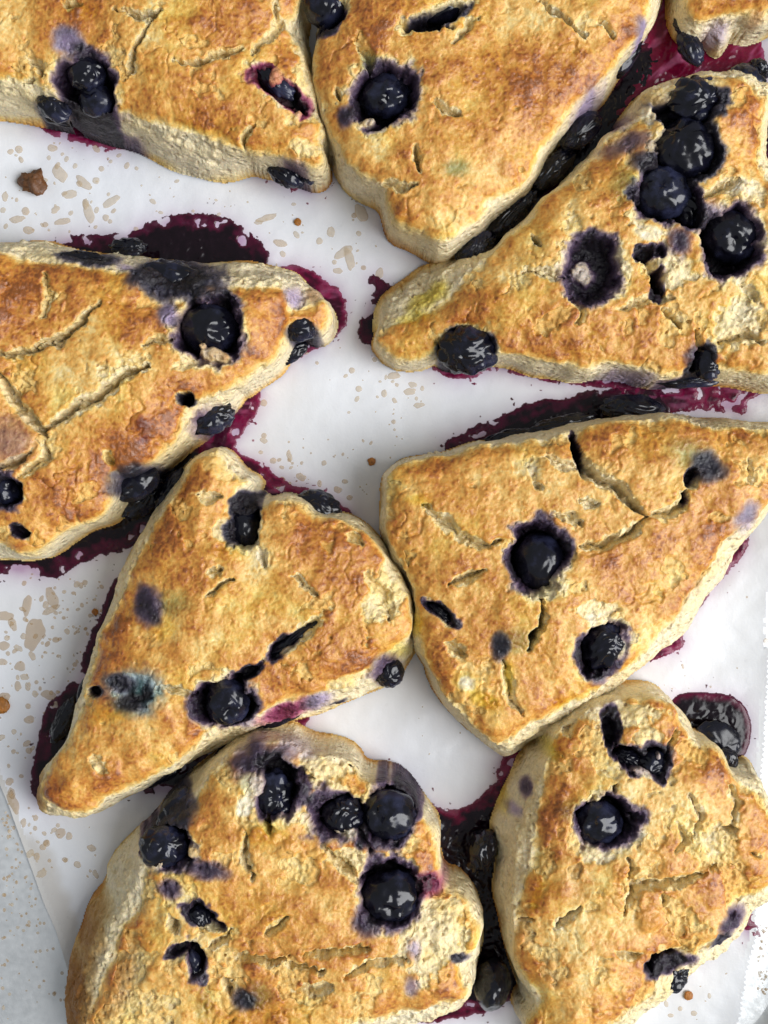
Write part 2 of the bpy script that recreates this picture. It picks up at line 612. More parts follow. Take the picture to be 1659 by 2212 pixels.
            if tone == 'w':         # no crust here: open crumb
                wm = sstep(0.35, 0.65, st * (1 - sstep(0.45, 1.2, e + 0.35 * nz1)) + 0.12)
                open_ = np.maximum(open_, wm); hgt -= 0.6 * wm
                continue
            colmix.append((st * (1 - sstep(0.25, 1.2, e)), tone, e))
        elif k == 'lump':
            lumps.append(f)
    z = z + hgt * np.where(on_top > 0, np.maximum(on_top, 0.08 * (1 - u)), 0.08 * (1 - u))
    lumpb = np.zeros_like(X); lumpm = np.zeros_like(X)
    for f in lumps:
        _, cx_, cy_, rx, ry, rot, up, bl = f
        c = W(win, [(cx_, cy_)], H)[0]
        e = ell(X, Y, c, wlen(win, rx, H), wlen(win, ry, H), rot) + 0.35 * nz1
        m = 1 - sstep(0.55, 1.05, e)
        zl = np.clip(1 - e * e, 0, 1) ** 0.5
        zn = ztop + up - 2.0 + 2.0 * zl
        z = np.where(m > 0, np.maximum(z, z * (1 - m) + zn * m), z)
        lumpm = np.maximum(lumpm, m); lumpb = np.where(m > 0.3, bl, lumpb)
    z = np.maximum(z, 0.35)
    # ---- small relief pushed out along the surface normal
    gyz, gxz = np.gradient(z, CELL)
    nl = np.sqrt(gxz ** 2 + gyz ** 2 + 1)
    nx, ny, nn = -gxz / nl, -gyz / nl, 1 / nl
    crumb = np.clip(np.maximum(open_, 1 - plate) * on_top + (1 - on_top), 0, 1)
    paleness = np.clip(np.maximum(0.95 * open_, 0.5 * (1 - plate)) * on_top + (1 - on_top), 0, 1)
    wall = sstep(0.05, 0.4, u)
    b1 = billow(X + 0.4 * wx, Y + 0.4 * wy, z, 4.6, 2, seed + 51) - 0.28
    b2 = billow(X, Y, z, 1.7, 2, seed + 53) - 0.28
    n3 = fbm(X, Y, z, 7.0, 2, seed + 55)
    pd, pr = cells(X + 0.4 * nz2, Y + 0.4 * nz2 + 0.35 * z, 2.1, seed + 60)
    pit = (1 - sstep(0.10, 0.40, pd)) * (pr > 0.80 - 0.35 * crumb)
    disp = 0.36 * b1 + 0.15 * b2 + 0.55 * n3 + 0.36 * fbm(X, Y, z, 3.2, 2, seed + 56) - 0.5 * pit * (0.6 + 0.6 * crumb)
    disp += crumb * 1.0 * (billow(X, Y, z * 1.3, 1.7, 2, seed + 57) - 0.28)
    grain = billow(X + 0.3 * nz2, Y + 0.3 * nz2, z, 0.95, 2, seed + 59) - 0.28
    disp += 0.30 * grain
    steep = 1 / (1 + (0.42 * (nl - 1)) ** 2)          # fine relief only where the grid can carry it
    disp = disp * steep + wall * (1.1 * fbm(X, Y, z * 1.2, 7.5, 2, seed + 58) + 0.9 * steep * fbm(X, Y, z, 3.4, 2, seed + 59))
    ft = np.clip(z / 2.0, 0, 1)
    disp = disp * ft
    PX = X + nx * disp; PY = Y + ny * disp; PZ = np.maximum(z + nn * disp, 0.05)
    # ---- colour: how far each spot has browned, then berry stains
    bl1 = fbm(X, Y, 0.4 * z + 3 * seed, 17.0, 4, seed + 71, 0.55)
    bl2 = fbm(X, Y, z, 3.4, 3, seed + 73, 0.6)
    bl3 = fbm(X, Y, z, 1.1, 2, seed + 74)
    bl2 = bl2 * (1 - wall * (1 - steep)); bl3 = bl3 * steep
    b = 0.50 + brown + 0.62 * bl1 + 0.22 * bl2 + 0.14 * bl3 + 0.32 * disp + 0.42 * grain + 0.30 * edge_dry * sstep(0.3, 1.5, dT)
    b = np.clip(b, 0.17, 0.95)
    b = b * (1 - 0.80 * paleness)
    rim = sstep(0.30, 0.66, u + 0.30 * bl2 + 0.25 * bl1)
    bwall = 0.06 + 0.08 * bl2 + 0.14 * np.clip(bl1, 0, 1) + 0.60 * np.exp(-(np.maximum(z - 1.0, 0) / 2.4) ** 2) * np.clip(0.5 + 1.2 * bl1, 0, 1)
    b = np.where(u > 0, b * (1 - rim) + bwall * rim, b)
    b = np.where(lumpm > 0, b * (1 - lumpm) + (lumpb + 0.35 * disp + 0.2 * bl2) * lumpm, b)
    C = ramp(b)
    yel = sstep(-0.05, 0.45, fbm(X, Y, Z0, 12.0, 3, seed + 77)) * (1 - 0.8 * paleness) * np.maximum(on_top, 0.3) * 0.36
    C = C * np.exp(-yel[..., None] * np.array((0.06, 0.02, 0.9)))
    C = C * np.exp(-(pit * 0.35)[..., None] * np.array((0.5, 0.8, 1.1)))
    gl = on_top * (1 - 0.8 * crumb) * (0.5 + 0.5 * np.clip(0.5 + bl1, 0, 1))
    ABS = {'p': (2.7, 3.3, 2.5), 'm': (1.7, 4.6, 2.9), 'k': (4.2, 4.4, 3.6), 'l': (0.70, 0.98, 0.48), 'g': (1.05, 0.72, 0.75),
           't': (1.0, 0.68, 0.60), 'y': (0.12, 0.22, 1.6), 'b': (0.7, 1.2, 1.5)}
    for m, tone, e in colmix:
        m = np.clip(m, 0, 1.6) * (1 - 0.92 * lumpm)
        if tone == 'w':
            k = np.clip(m, 0, 1)[..., None]
            C = C * (1 - k) + ramp(0.06 + 0.12 * bl2 + 0.1 * disp) * k
            gl = gl * (1 - 0.7 * m)
            continue
        fade = (m * (1 + 0.35 * bl2))[..., None]
        if tone in 'pmklt':          # juice soaks the crumb, so the browned colour goes first
            g = C.mean(-1, keepdims=True) * np.array((1.02, 1.0, 0.97))
            w = np.clip(fade * 1.3, 0, 1)
            C = C * (1 - w) + g * w
        C = C * np.exp(-fade * np.array(ABS[tone]))
        if tone in 'pmk':
            gl = gl * (1 - 0.6 * np.clip(m, 0, 1)) + 0.12 * np.clip(m, 0, 1)
    C = np.maximum(C, np.array((0.007, 0.004, 0.009)))
    used, F = grid_faces(mask)
    V = np.stack([PX[used], PY[used], PZ[used]], 1)
    root = bpy.data.objects.new("blueberry_scone", None)
    COL.objects.link(root)
    ox, oy = B.mean(0)
    root.location = (ox / 1000, oy / 1000, 0.0)
    V -= np.array((ox, oy, 0))
    me = build_mesh("baked_dough", V, F, M_DOUGH, C[used], gl[used])
    link("baked_dough", me, root)
    tag(root, label, "scone", "blueberry scones on the parchment")
    FIELD[key] = dict(root=root, o=(ox, oy), z=z, x0=x0, y0=y0, H=H, win=win)
    return root


# ---- berries: a few wrinkled shapes, reused
def berry_mesh(seed, wr, calyx):
    n, mr = 56, 36
    th = np.linspace(0, math.pi, mr + 1)[1:-1]; ph = np.arange(n) / n * 2 * math.pi
    TH, PH = np.meshgrid(th, ph, indexing='ij')
    D = np.stack([np.sin(TH) * np.cos(PH), np.sin(TH) * np.sin(PH), np.cos(TH)], -1).reshape(-1, 3)
    D = np.vstack([D, [[0, 0, 1], [0, 0, -1]]])
    x, y, z = D.T
    a = np.arctan2(y, x)
    r = 1 + 0.10 * fbm(x * 1.0, y, z, 1.1, 2, seed)
    fold = np.sqrt(gnoise(x * 2.4, y * 2.4, z * 1.2, seed + 3) ** 2 + 0.006) + 0.35 * np.sqrt(gnoise(x * 5, y * 5, z * 2.5, seed + 4) ** 2 + 0.01)
    r += wr * (fold - 0.25)
    if calyx:
        t = np.arccos(np.clip(z, -1, 1))
        r += 0.10 * np.exp(-((t - 0.42) / 0.10) ** 2) * (0.7 + 0.5 * np.cos(5 * a)) - 0.20 * np.exp(-(t / 0.30) ** 2)
    V = D * r[:, None]
    F = []
    R = mr - 1
    for i in range(R - 1):
        for j in range(n):
            k = (j + 1) % n
            F.append((i * n + j, (i + 1) * n + j, (i + 1) * n + k, i * n + k))
    T = [(R * n, j, (j + 1) % n) for j in range(n)] + [(R * n + 1, (R - 1) * n + (j + 1) % n, (R - 1) * n + j) for j in range(n)]
    return build_mesh("blueberry", V * 1000, F, M_BERRY, F3=T)


BERRY = [berry_mesh(11, 0.09, True), berry_mesh(12, 0.20, False), berry_mesh(13, 0.26, False),
         berry_mesh(14, 0.14, True), berry_mesh(15, 0.34, False), berry_mesh(16, 0.07, False)]


def add_berry(key, cx, cy, rx, ry=None, rot=0, top=-0.5, var=0, flat=0.9, tilt=25, z=None):
    """berry in scone `key`; top = mm of its crown above the crust level, or z = absolute height of its centre"""
    s = FIELD[key]; win = s['win']; H = s['H']
    ry = ry or rx
    hz = (s['H'] + top - 4) if z is None else z
    c = W(win, [(cx, cy)], hz)[0]
    a, b = wlen(win, rx, hz), wlen(win, ry, hz)
    c3 = min(a, b) * flat
    zc = (H + top - c3) if z is None else z
    from mathutils import Matrix
    me = BERRY[var].copy()
    R = Matrix.Rotation(random.uniform(0, 6.28), 4, 'Z') @ Matrix.Rotation(math.radians(tilt), 4, 'X') @ Matrix.Rotation(random.uniform(0, 6.28), 4, 'Z')
    me.transform(Matrix.Rotation(math.radians(-rot), 4, 'Z') @ Matrix.Diagonal((a / 1000, b / 1000, c3 / 1000, 1)) @ R)
    o = link("blueberry", me, s['root'])
    o.location = ((c[0] - s['o'][0]) / 1000, (c[1] - s['o'][1]) / 1000, zc / 1000)
    return o


# ---------------------------------------------------------------- the scones, traced one by one
make_scone('A', 1, 22, [
    (-450, 330), (-200, 360), (0, 375), (90, 385), (150, 400), (230, 440), (400, 490), (575, 545), (740, 600), (880, 645), (1000, 662),
    (1120, 690), (1195, 725), (1330, 765), (1480, 800), (1560, 825), (1590, 780), (1550, 700), (1580, 640), (1540, 540),
    (1540, 450), (1500, 330), (1480, 260), (1430, 200), (1380, 130), (1440, 90), (1480, 0), (1460, -150), (1200, -420),
    (600, -500), (-300, -450)],
    [(-450, 560), (0, 590), (120, 605), (280, 640), (420, 680), (560, 720), (640, 745), (750, 785), (860, 850), (1000, 890),
     (1130, 895), (1240, 870), (1310, 860), (1400, 890), (1500, 930), (1550, 880), (1610, 820), (1590, 700), (1565, 600),
     (1550, 400), (1510, 200), (1510, 0), (1480, -150), (1220, -450), (600, -540), (-450, -480)],
    [('crater', 400, 420, 185, 150, 45, 9, 0.25, 'p'), ('crater', 280, 520, 110, 70, 30, 7, 0.3, 'p'), ('stain', 350, 235, 95, 90, 0, 1, 'l'),
     ('stain', 330, 570, 210, 90, 15, 1.5, 'k'), ('stain', 560, 640, 110, 40, 10, .9, 'p'),
     ('crater', 1365, 430, 165, 62, 42, 6, 0.2, 'm'), ('stain', 1470, 500, 70, 40, 30, 1, 'm'),
     ('stain', 1430, 850, 120, 70, 30, 1, 'p'),
     ('lump', 262, 478, 70, 34, 55, -2.5, 0.42), ('lump', 430, 425, 75, 16, 0, -4.5, 0.1), ('lump', 1350, 370, 50, 60, 20, 0.3, 0.4), ('lump', 1450, 560, 60, 26, -60, -0.5, 0.25),
     ('lump', 1500, 905, 22, 45, 0, -14, 0.15),
     ('stain', 1500, 420, 60, 260, -10, .6, 'w'), ('stain', 1500, 740, 110, 60, 10, .5, 'w'), ('crack', [(620, 360), (650, 250), (700, 160), (740, 95)], 26, 2.2),
     ('crack', [(850, 285), (930, 305), (1010, 295), (1060, 255), (1190, 240)], 34, 3),
     ('crack', [(560, 40), (660, 65), (760, 75), (790, 40)], 36, 3), ('crack', [(290, 0), (330, 20), (390, 10)], 36, 3),
     ('crack', [(1250, 600), (1190, 650), (1190, 710)], 24, 2.5), ('crack', [(0, 370), (60, 380), (130, 350)], 36, 2.5),
     ('crack', [(110, 260), (170, 300), (180, 350)], 46, 2),
     ('crack', [(1340, 0), (1370, 100), (1300, 180), (1230, 250)], 40, 1.6), ('stain', 420, 90, 90, 50, 0, .6, 'y')],
    "golden scone with a brown crumb lying beside its long cut side", 101, crust=0.10, brown=0.08)

make_scone('B', 2, 23, [
    (180, 60), (130, 130), (110, 200), (112, 330), (130, 440), (145, 560), (220, 730), (300, 795), (420, 840), (440, 930),
    (470, 990), (550, 1035), (620, 1070), (680, 1085), (728, 1055), (850, 970), (950, 895), (1050, 800), (1100, 740), (1200, 580),
    (1300, 440), (1420, 330), (1500, 220), (1570, 150), (1590, 60), (1610, 0), (1680, -150), (1500, -350), (800, -400),
    (300, -200), (200, 0)],
    [(110, 100), (100, 330), (130, 560), (180, 660), (250, 760), (350, 845), (420, 880), (435, 960), (500, 1040), (600, 1085),
     (680, 1120), (735, 1105), (810, 1050), (930, 965), (1040, 860), (1180, 660), (1280, 560), (1390, 490), (1450, 400),
     (1560, 220), (1640, 80), (1700, -100), (1550, -400), (800, -450), (250, -250), (150, -50)],
    [('crater', 410, 420, 165, 150, -35, 10, 0.18, 'p'), ('stain', 245, 540, 45, 70, 10, 1, 'p'), ('lump', 330, 540, 70, 30, -20, -1, 0.15),
     ('crater', 650, 70, 165, 50, -22, 9, 0.1, 'k'), ('crater', 180, 40, 90, 60, -40, 4.5, 0.12, 'p'),
     ('stain', 735, 780, 75, 45, 0, .8, 'g'), ('stain', 350, 310, 60, 60, 0, .6, 'g'),
     ('stain', 1350, 470, 130, 70, -50, .9, 'l'), ('stain', 1590, 150, 60, 70, -50, .9, 'l'),
     ('crack', [(470, 95), (560, 115), (640, 130), (720, 110)], 22, 3),
     ('crack', [(1110, 0), (1210, 60), (1260, 110), (1320, 155)], 24, 3.2), ('crack', [(1395, 95), (1430, 120), (1460, 150)], 26, 3),
     ('crack', [(620, 440), (680, 490), (770, 512)], 46, 2.2), ('crack', [(550, 650), (570, 710), (575, 770)], 30, 3),
     ('crack', [(190, 370), (215, 440)], 20, 3), ('crack', [(300, 200), (350, 260), (340, 330)], 34, 3),
     ('crack', [(720, 190), (760, 150), (840, 60)], 30, 1.5), ('crack', [(380, 800), (480, 830), (560, 830)], 40, 2),
     ('stain', 600, 1010, 60, 50, 0, .35, 'w'), ('stain', 960, 740, 100, 60, -40, .2, 'b')],
    "broad smooth golden scone with one sunken berry near its ragged left edge", 102, crust=0.22, brown=0.05)

make_scone('C', 3, 21, [
    (80, 1140), (160, 1235), (250, 1250), (330, 1200), (400, 1140), (470, 1120), (560, 1225), (640, 1235), (740, 1258), (830, 1258),
    (930, 1285), (1010, 1262), (1110, 1270), (1200, 1320), (1330, 1320), (1400, 1290), (1500, 1310), (1659, 1320), (1900, 1330),
    (2050, 1050), (2000, 720), (1800, 600), (1659, 545), (1640, 520), (1612, 460), (1620, 390), (1640, 290), (1665, 200), (1605, 200), (1590, 150),
    (1500, 125), (1420, 110), (1330, 150), (1250, 160), (1180, 185), (1190, 255), (1130, 290), (1055, 310), (1000, 365), (990, 440),
    (920, 485), (840, 538), (760, 615), (705, 695), (615, 778), (530, 865), (445, 935), (380, 1010), (300, 1075), (180, 1105)],
    [(70, 1150), (90, 1020), (180, 940), (300, 865), (400, 865), (540, 830), (650, 730), (750, 620), (860, 520), (970, 430), (1000, 360),
     (1080, 265), (1160, 180), (1330, 140), (1500, 105), (1610, 150), (1680, 200), (1650, 300), (1630, 450), (1680, 560), (2020, 690), (2120, 1050),
     (1950, 1370), (1659, 1345), (1500, 1350), (1300, 1350), (1150, 1365), (1000, 1330), (850, 1310), (720, 1270), (600, 1262),
     (480, 1300), (380, 1310), (300, 1255), (200, 1258), (130, 1238)],
    [('crater', 1340, 230, 140, 100, -10, 7, 0.15, 'k'), ('crater', 1335, 410, 135, 140, 0, 8, 0.12, 'k'),
     ('crater', 1240, 590, 120, 125, 0, 7, 0.2, 'p'), ('crater', 1345, 640, 70, 90, 0, 8, 0.3, 'p'),
     ('crater', 1510, 780, 130, 155, 0, 10, 0.15, 'p'), ('crater', 960, 885, 138, 142, 0, 6, 0.12, 'p'),
     ('lump', 930, 890, 75, 60, 30, -4.6, 0.02), ('crater', 1175, 825, 62, 42, -30, 4, 0.15, 'p'), ('crater', 1215, 935, 26, 62, 8, 4, 0.1, 'p'), ('crack', [(1150, 830), (1200, 870), (1215, 960), (1240, 990)], 40, 3),
     ('crater', 455, 1200, 115, 100, 0, 9, 0.1, 'k'), ('crater', 1410, 1260, 40, 70, 0, 7, 0.15, 'k'), ('stain', 1370, 1250, 60, 60, 0, .8, 'p'),
     ('lump', 1245, 180, 80, 40, 0, -0.5, 0.28), ('lump', 1455, 130, 70, 32, 10, 0.2, 0.3), ('lump', 1200, 250, 40, 50, 0, -1.0, 0.0),
     ('lump', 1180, 745, 75, 50, 20, -0.3, 0.15), ('lump', 1560, 570, 50, 60, 0, 0.2, 0.1), ('lump', 1385, 436, 24, 20, 0, -0.8, 0.0),
     ('lump', 1370, 310, 60, 32, 30, -3.6, 0.2), ('stain', 1090, 400, 110, 50, -20, .55, 'p'), ('stain', 1150, 480, 60, 50, 0, .6, 'k'),
     ('stain', 1080, 570, 80, 90, 0, .7, 'g'), ('stain', 1120, 1320, 130, 30, 5, .7, 'l'), ('stain', 1350, 1345, 130, 30, 0, 1, 'p'),
     ('stain', 1050, 270, 90, 70, -40, .8, 'p'), ('stain', 1420, 700, 60, 90, 0, .7, 'l'), ('stain', 1290, 800, 50, 70, 0, .8, 'p'),
     ('stain', 300, 990, 110, 50, -30, .9, 'y'), ('stain', 230, 1080, 100, 30, -10, .6, 'y'),
     ('stain', 1250, 900, 110, 110, 0, .7, 'w'), ('stain', 1520, 1130, 150, 130, 0, .55, 'w'), ('stain', 1570, 600, 80, 80, 0, .6, 'w'), ('stain', 1130, 690, 80, 70, 0, .6, 'w'), ('dip', 150, 1150, 260, 4), ('crack', [(905, 1110), (925, 1055), (880, 1000)], 30, 1.6), ('crack', [(1240, 1050), (1290, 1085), (1320, 1125)], 26, 3),
     ('crack', [(1370, 1130), (1400, 1190), (1420, 1270)], 30, 4), ('crack', [(1390, 600), (1460, 570), (1560, 530)], 36, 2.5),
     ('crack', [(715, 750), (750, 785)], 20, 3.5), ('crack', [(840, 920), (720, 890), (690, 890)], 40, 1.6),
     ('crack', [(1480, 1180), (1560, 1150), (1640, 1180)], 50, 2), ('crack', [(1560, 950), (1620, 1020)], 40, 1.5), ('crack', [(1070, 1050), (1190, 1000), (1280, 1010)], 46, 1.4)],
    "large scone with a cluster of burst berries and an empty purple berry hollow", 103, crust=0.02, brown=0.0, tilt=(0.03, 0))

make_scone('D', 4, 23, [
    (-500, 240), (-200, 230), (0, 255), (130, 280), (280, 292), (400, 312), (560, 322), (648, 342), (665, 400), (690, 440), (760, 470), (860, 430), (890, 390),
    (930, 365), (1050, 398), (1200, 400), (1285, 430), (1265, 490), (1320, 505), (1385, 470), (1435, 430), (1472, 480), (1460, 550),
    (1420, 590), (1360, 560), (1300, 540), (1275, 600), (1240, 690), (1150, 760), (1060, 850), (900, 890), (820, 960), (810, 1060),
    (720, 1160), (600, 1225), (510, 1200), (495, 1240), (505, 1340), (440, 1430), (330, 1480), (230, 1550), (120, 1585), (20, 1565),
    (-200, 1500), (-600, 1300), (-700, 700)],
    [(-500, 190), (0, 200), (230, 190), (320, 215), (480, 245), (640, 250), (800, 280), (960, 290), (1100, 275), (1250, 310), (1350, 330),
     (1400, 400), (1460, 445), (1476, 540), (1440, 612), (1370, 645), (1260, 690), (1165, 790), (1120, 900), (1000, 1030), (880, 1120),
     (730, 1200), (560, 1340), (460, 1470), (300, 1560), (200, 1610), (80, 1635), (-100, 1600), (-600, 1400), (-750, 700)],
    [('crater', 925, 580, 178, 165, 0, 10, 0.12, 'p'), ('stain', 790, 340, 230, 130, 10, 1.6, 'k'), ('stain', 390, 250, 150, 55, 8, 1.4, 'k'), ('stain', 560, 290, 60, 30, 0, .6, 'l'),
     ('stain', 760, 520, 60, 70, 0, .9, 'l'), ('lump', 960, 690, 110, 45, 15, -1.0, 0.22), ('lump', 905, 650, 24, 24, 0, -1.2, 0.3),
     ('crater', 825, 890, 44, 40, -40, 9, 0.1, 'k'), ('stain', 1360, 600, 80, 60, 0, 1, 'k'), ('stain', 1320, 420, 60, 60, 0, .7, 'l'), ('stain', 1400, 400, 50, 60, 0, .5, 'b'),
     ('stain', 960, 1000, 130, 80, -25, 1, 'p'), ('stain', 600, 1270, 130, 80, -20, 1, 'k'), ('stain', 10, 1310, 90, 90, 0, 1, 'p'),
     ('crater', 10, 1310, 80, 85, 0, 8, 0.15, 'p'), ('crater', 70, 1490, 50, 22, 20, 4.5, 0.12, 'p'),
     ('stain', 645, 1015, 60, 50, 0, .6, 'b'), ('stain', 655, 1085, 40, 20, -20, .9, 'b'), ('stain', 60, 1090, 140, 130, 0, .3, 'l'),
     ('dip', 1430, 520, 190, 5), ('crack', [(180, 1040), (260, 990), (340, 935), (450, 880), (560, 790), (660, 745)], 60, 3.4),
     ('crack', [(-80, 690), (60, 705), (130, 680), (260, 640), (400, 500), (450, 455)], 36, 2.6),
     ('crack', [(150, 650), (320, 600)], 24, 2), ('crack', [(-20, 760), (20, 830), (80, 930), (170, 1020), (210, 1070)], 60, 3),
     ('crack', [(640, 650), (690, 625), (750, 625)], 44, 2.2), ('crack', [(-20, 1205), (60, 1185), (140, 1140)], 44, 3),
     ('crack', [(200, 1090), (210, 1160), (80, 1250)], 40, 2), ('crack', [(180, 320), (220, 430), (180, 520)], 36, 1.2), ('crack', [(460, 1140), (500, 1190)], 40, 2),
     ('crack', [(760, 760), (860, 720), (1050, 720)], 40, 1.2)],
    "wide browned scone with a deep crack and a dark juice pool above it", 104, crust=0.12, brown=0.10, tilt=(-0.02, 0))

make_scone('E', 5, 22, [
    (690, 130), (740, 95), (790, 85), (850, 150), (915, 190), (905, 230), (855, 270), (835, 310), (870, 340), (920, 320), (960, 280), (1030, 265), (1100, 290),
    (1150, 340), (1250, 350), (1330, 380), (1400, 440), (1460, 530), (1500, 610), (1530, 700), (1520, 790), (1450, 850), (1400, 880),
    (1380, 940), (1280, 980), (1180, 1020), (1080, 1040), (950, 1090), (880, 1140), (740, 1160), (700, 1220), (600, 1290), (450, 1375),
    (330, 1450), (250, 1472), (165, 1465), (108, 1410), (125, 1310), (180, 1230), (230, 1120), (272, 1030), (268, 980), (300, 900),
    (330, 820), (370, 730), (430, 620), (470, 500), (520, 400), (580, 310), (620, 250), (650, 180)],
    [(680, 110), (790, 75), (870, 150), (930, 200), (1000, 260), (1150, 330), (1280, 347), (1370, 390), (1450, 480), (1510, 590),
     (1550, 720), (1545, 840), (1510, 900), (1480, 950), (1420, 1000), (1300, 1040), (1180, 1090), (1040, 1130), (900, 1190), (760, 1230),
     (600, 1320), (450, 1410), (300, 1470), (230, 1475), (150, 1490), (100, 1440), (112, 1360), (130, 1280), (195, 1225), (240, 1110), (280, 990), (305, 870), (345, 760),
     (395, 610), (460, 440), (560, 310), (630, 200)],
    [('crater', 880, 360, 62, 92, 10, 11, 0.12, 'k'), ('stain', 800, 380, 50, 60, 0, .6, 'w'),
     ('crater', 805, 1060, 122, 112, 0, 9, 0.15, 'p'), ('stain', 470, 1000, 130, 105, 10, 1.0, 't'), ('stain', 420, 975, 60, 45, 20, .9, 'k'), ('stain', 450, 1045, 70, 40, 0, .9, 'k'), ('stain', 520, 1010, 30, 40, 0, .6, 'k'), ('crater', 455, 1010, 90, 70, 10, 1.0, 0.0, 'g'), ('stain', 520, 670, 62, 85, -10, 1.2, 'p'), ('stain', 625, 665, 75, 60, 0, .6, 'g'),
     ('crater', 1085, 795, 145, 32, -38, 5, 0.05, 'p'), ('lump', 1130, 790, 40, 25, -30, -1.5, 0.25), ('lump', 1040, 855, 40, 20, -30, -1.2, 0.25),
     ('crater', 900, 935, 60, 22, -30, 4.5, 0.12, 'p'), ('stain', 1040, 1090, 130, 42, -22, 1, 'm'), ('stain', 1160, 1050, 80, 40, -20, .8, 'l'),
     ('stain', 1430, 930, 75, 70, 0, .8, 'p'), ('stain', 1240, 1065, 40, 14, -20, 1, 'k'), ('stain', 890, 1060, 50, 110, 0, .7, 'l'),
     ('crater', 290, 1022, 30, 22, 0, 4.5, 0.12, 'p'), ('stain', 400, 1070, 110, 60, -20, .5, 'y'), ('stain', 820, 470, 90, 50, 0, .35, 'y'), ('stain', 580, 760, 60, 60, 0, .4, 'y'),
     ('stain', 1480, 860, 60, 50, 0, .5, 'y'), ('stain', 180, 1380, 70, 60, 0, .35, 'b'), ('stain', 40, 1440, 85, 120, 0, 1.0, 'b'), ('stain', 40, 1440, 85, 120, 0, .6, 'y'),
     ('stain', 1430, 620, 100, 210, 20, .6, 'w'), ('stain', 800, 150, 120, 70, 30, .4, 'w'), ('stain', 1300, 960, 150, 40, -20, .5, 'w'), ('crack', [(740, 640), (790, 600), (840, 575)], 26, 2), ('crack', [(560, 985), (620, 1005), (690, 1030)], 30, 2.5),
     ('crack', [(690, 250), (740, 265), (790, 260)], 40, 1.5), ('crack', [(340, 1330), (310, 1290), (290, 1250)], 40, 1.2),
     ('crack', [(1290, 400), (1330, 440)], 30, 1.6), ('crack', [(1350, 560), (1420, 640), (1440, 740)], 60, 1.4), ('crack', [(1060, 560), (1130, 620), (1170, 640)], 20, 1.6),
     ('crack', [(940, 440), (960, 530)], 30, 1.5), ('crack', [(750, 550), (800, 545)], 26, 2)],
    "scone with a long narrow brown tip and a grey skinned berry under its crust", 105, crust=0.16, brown=0.05)

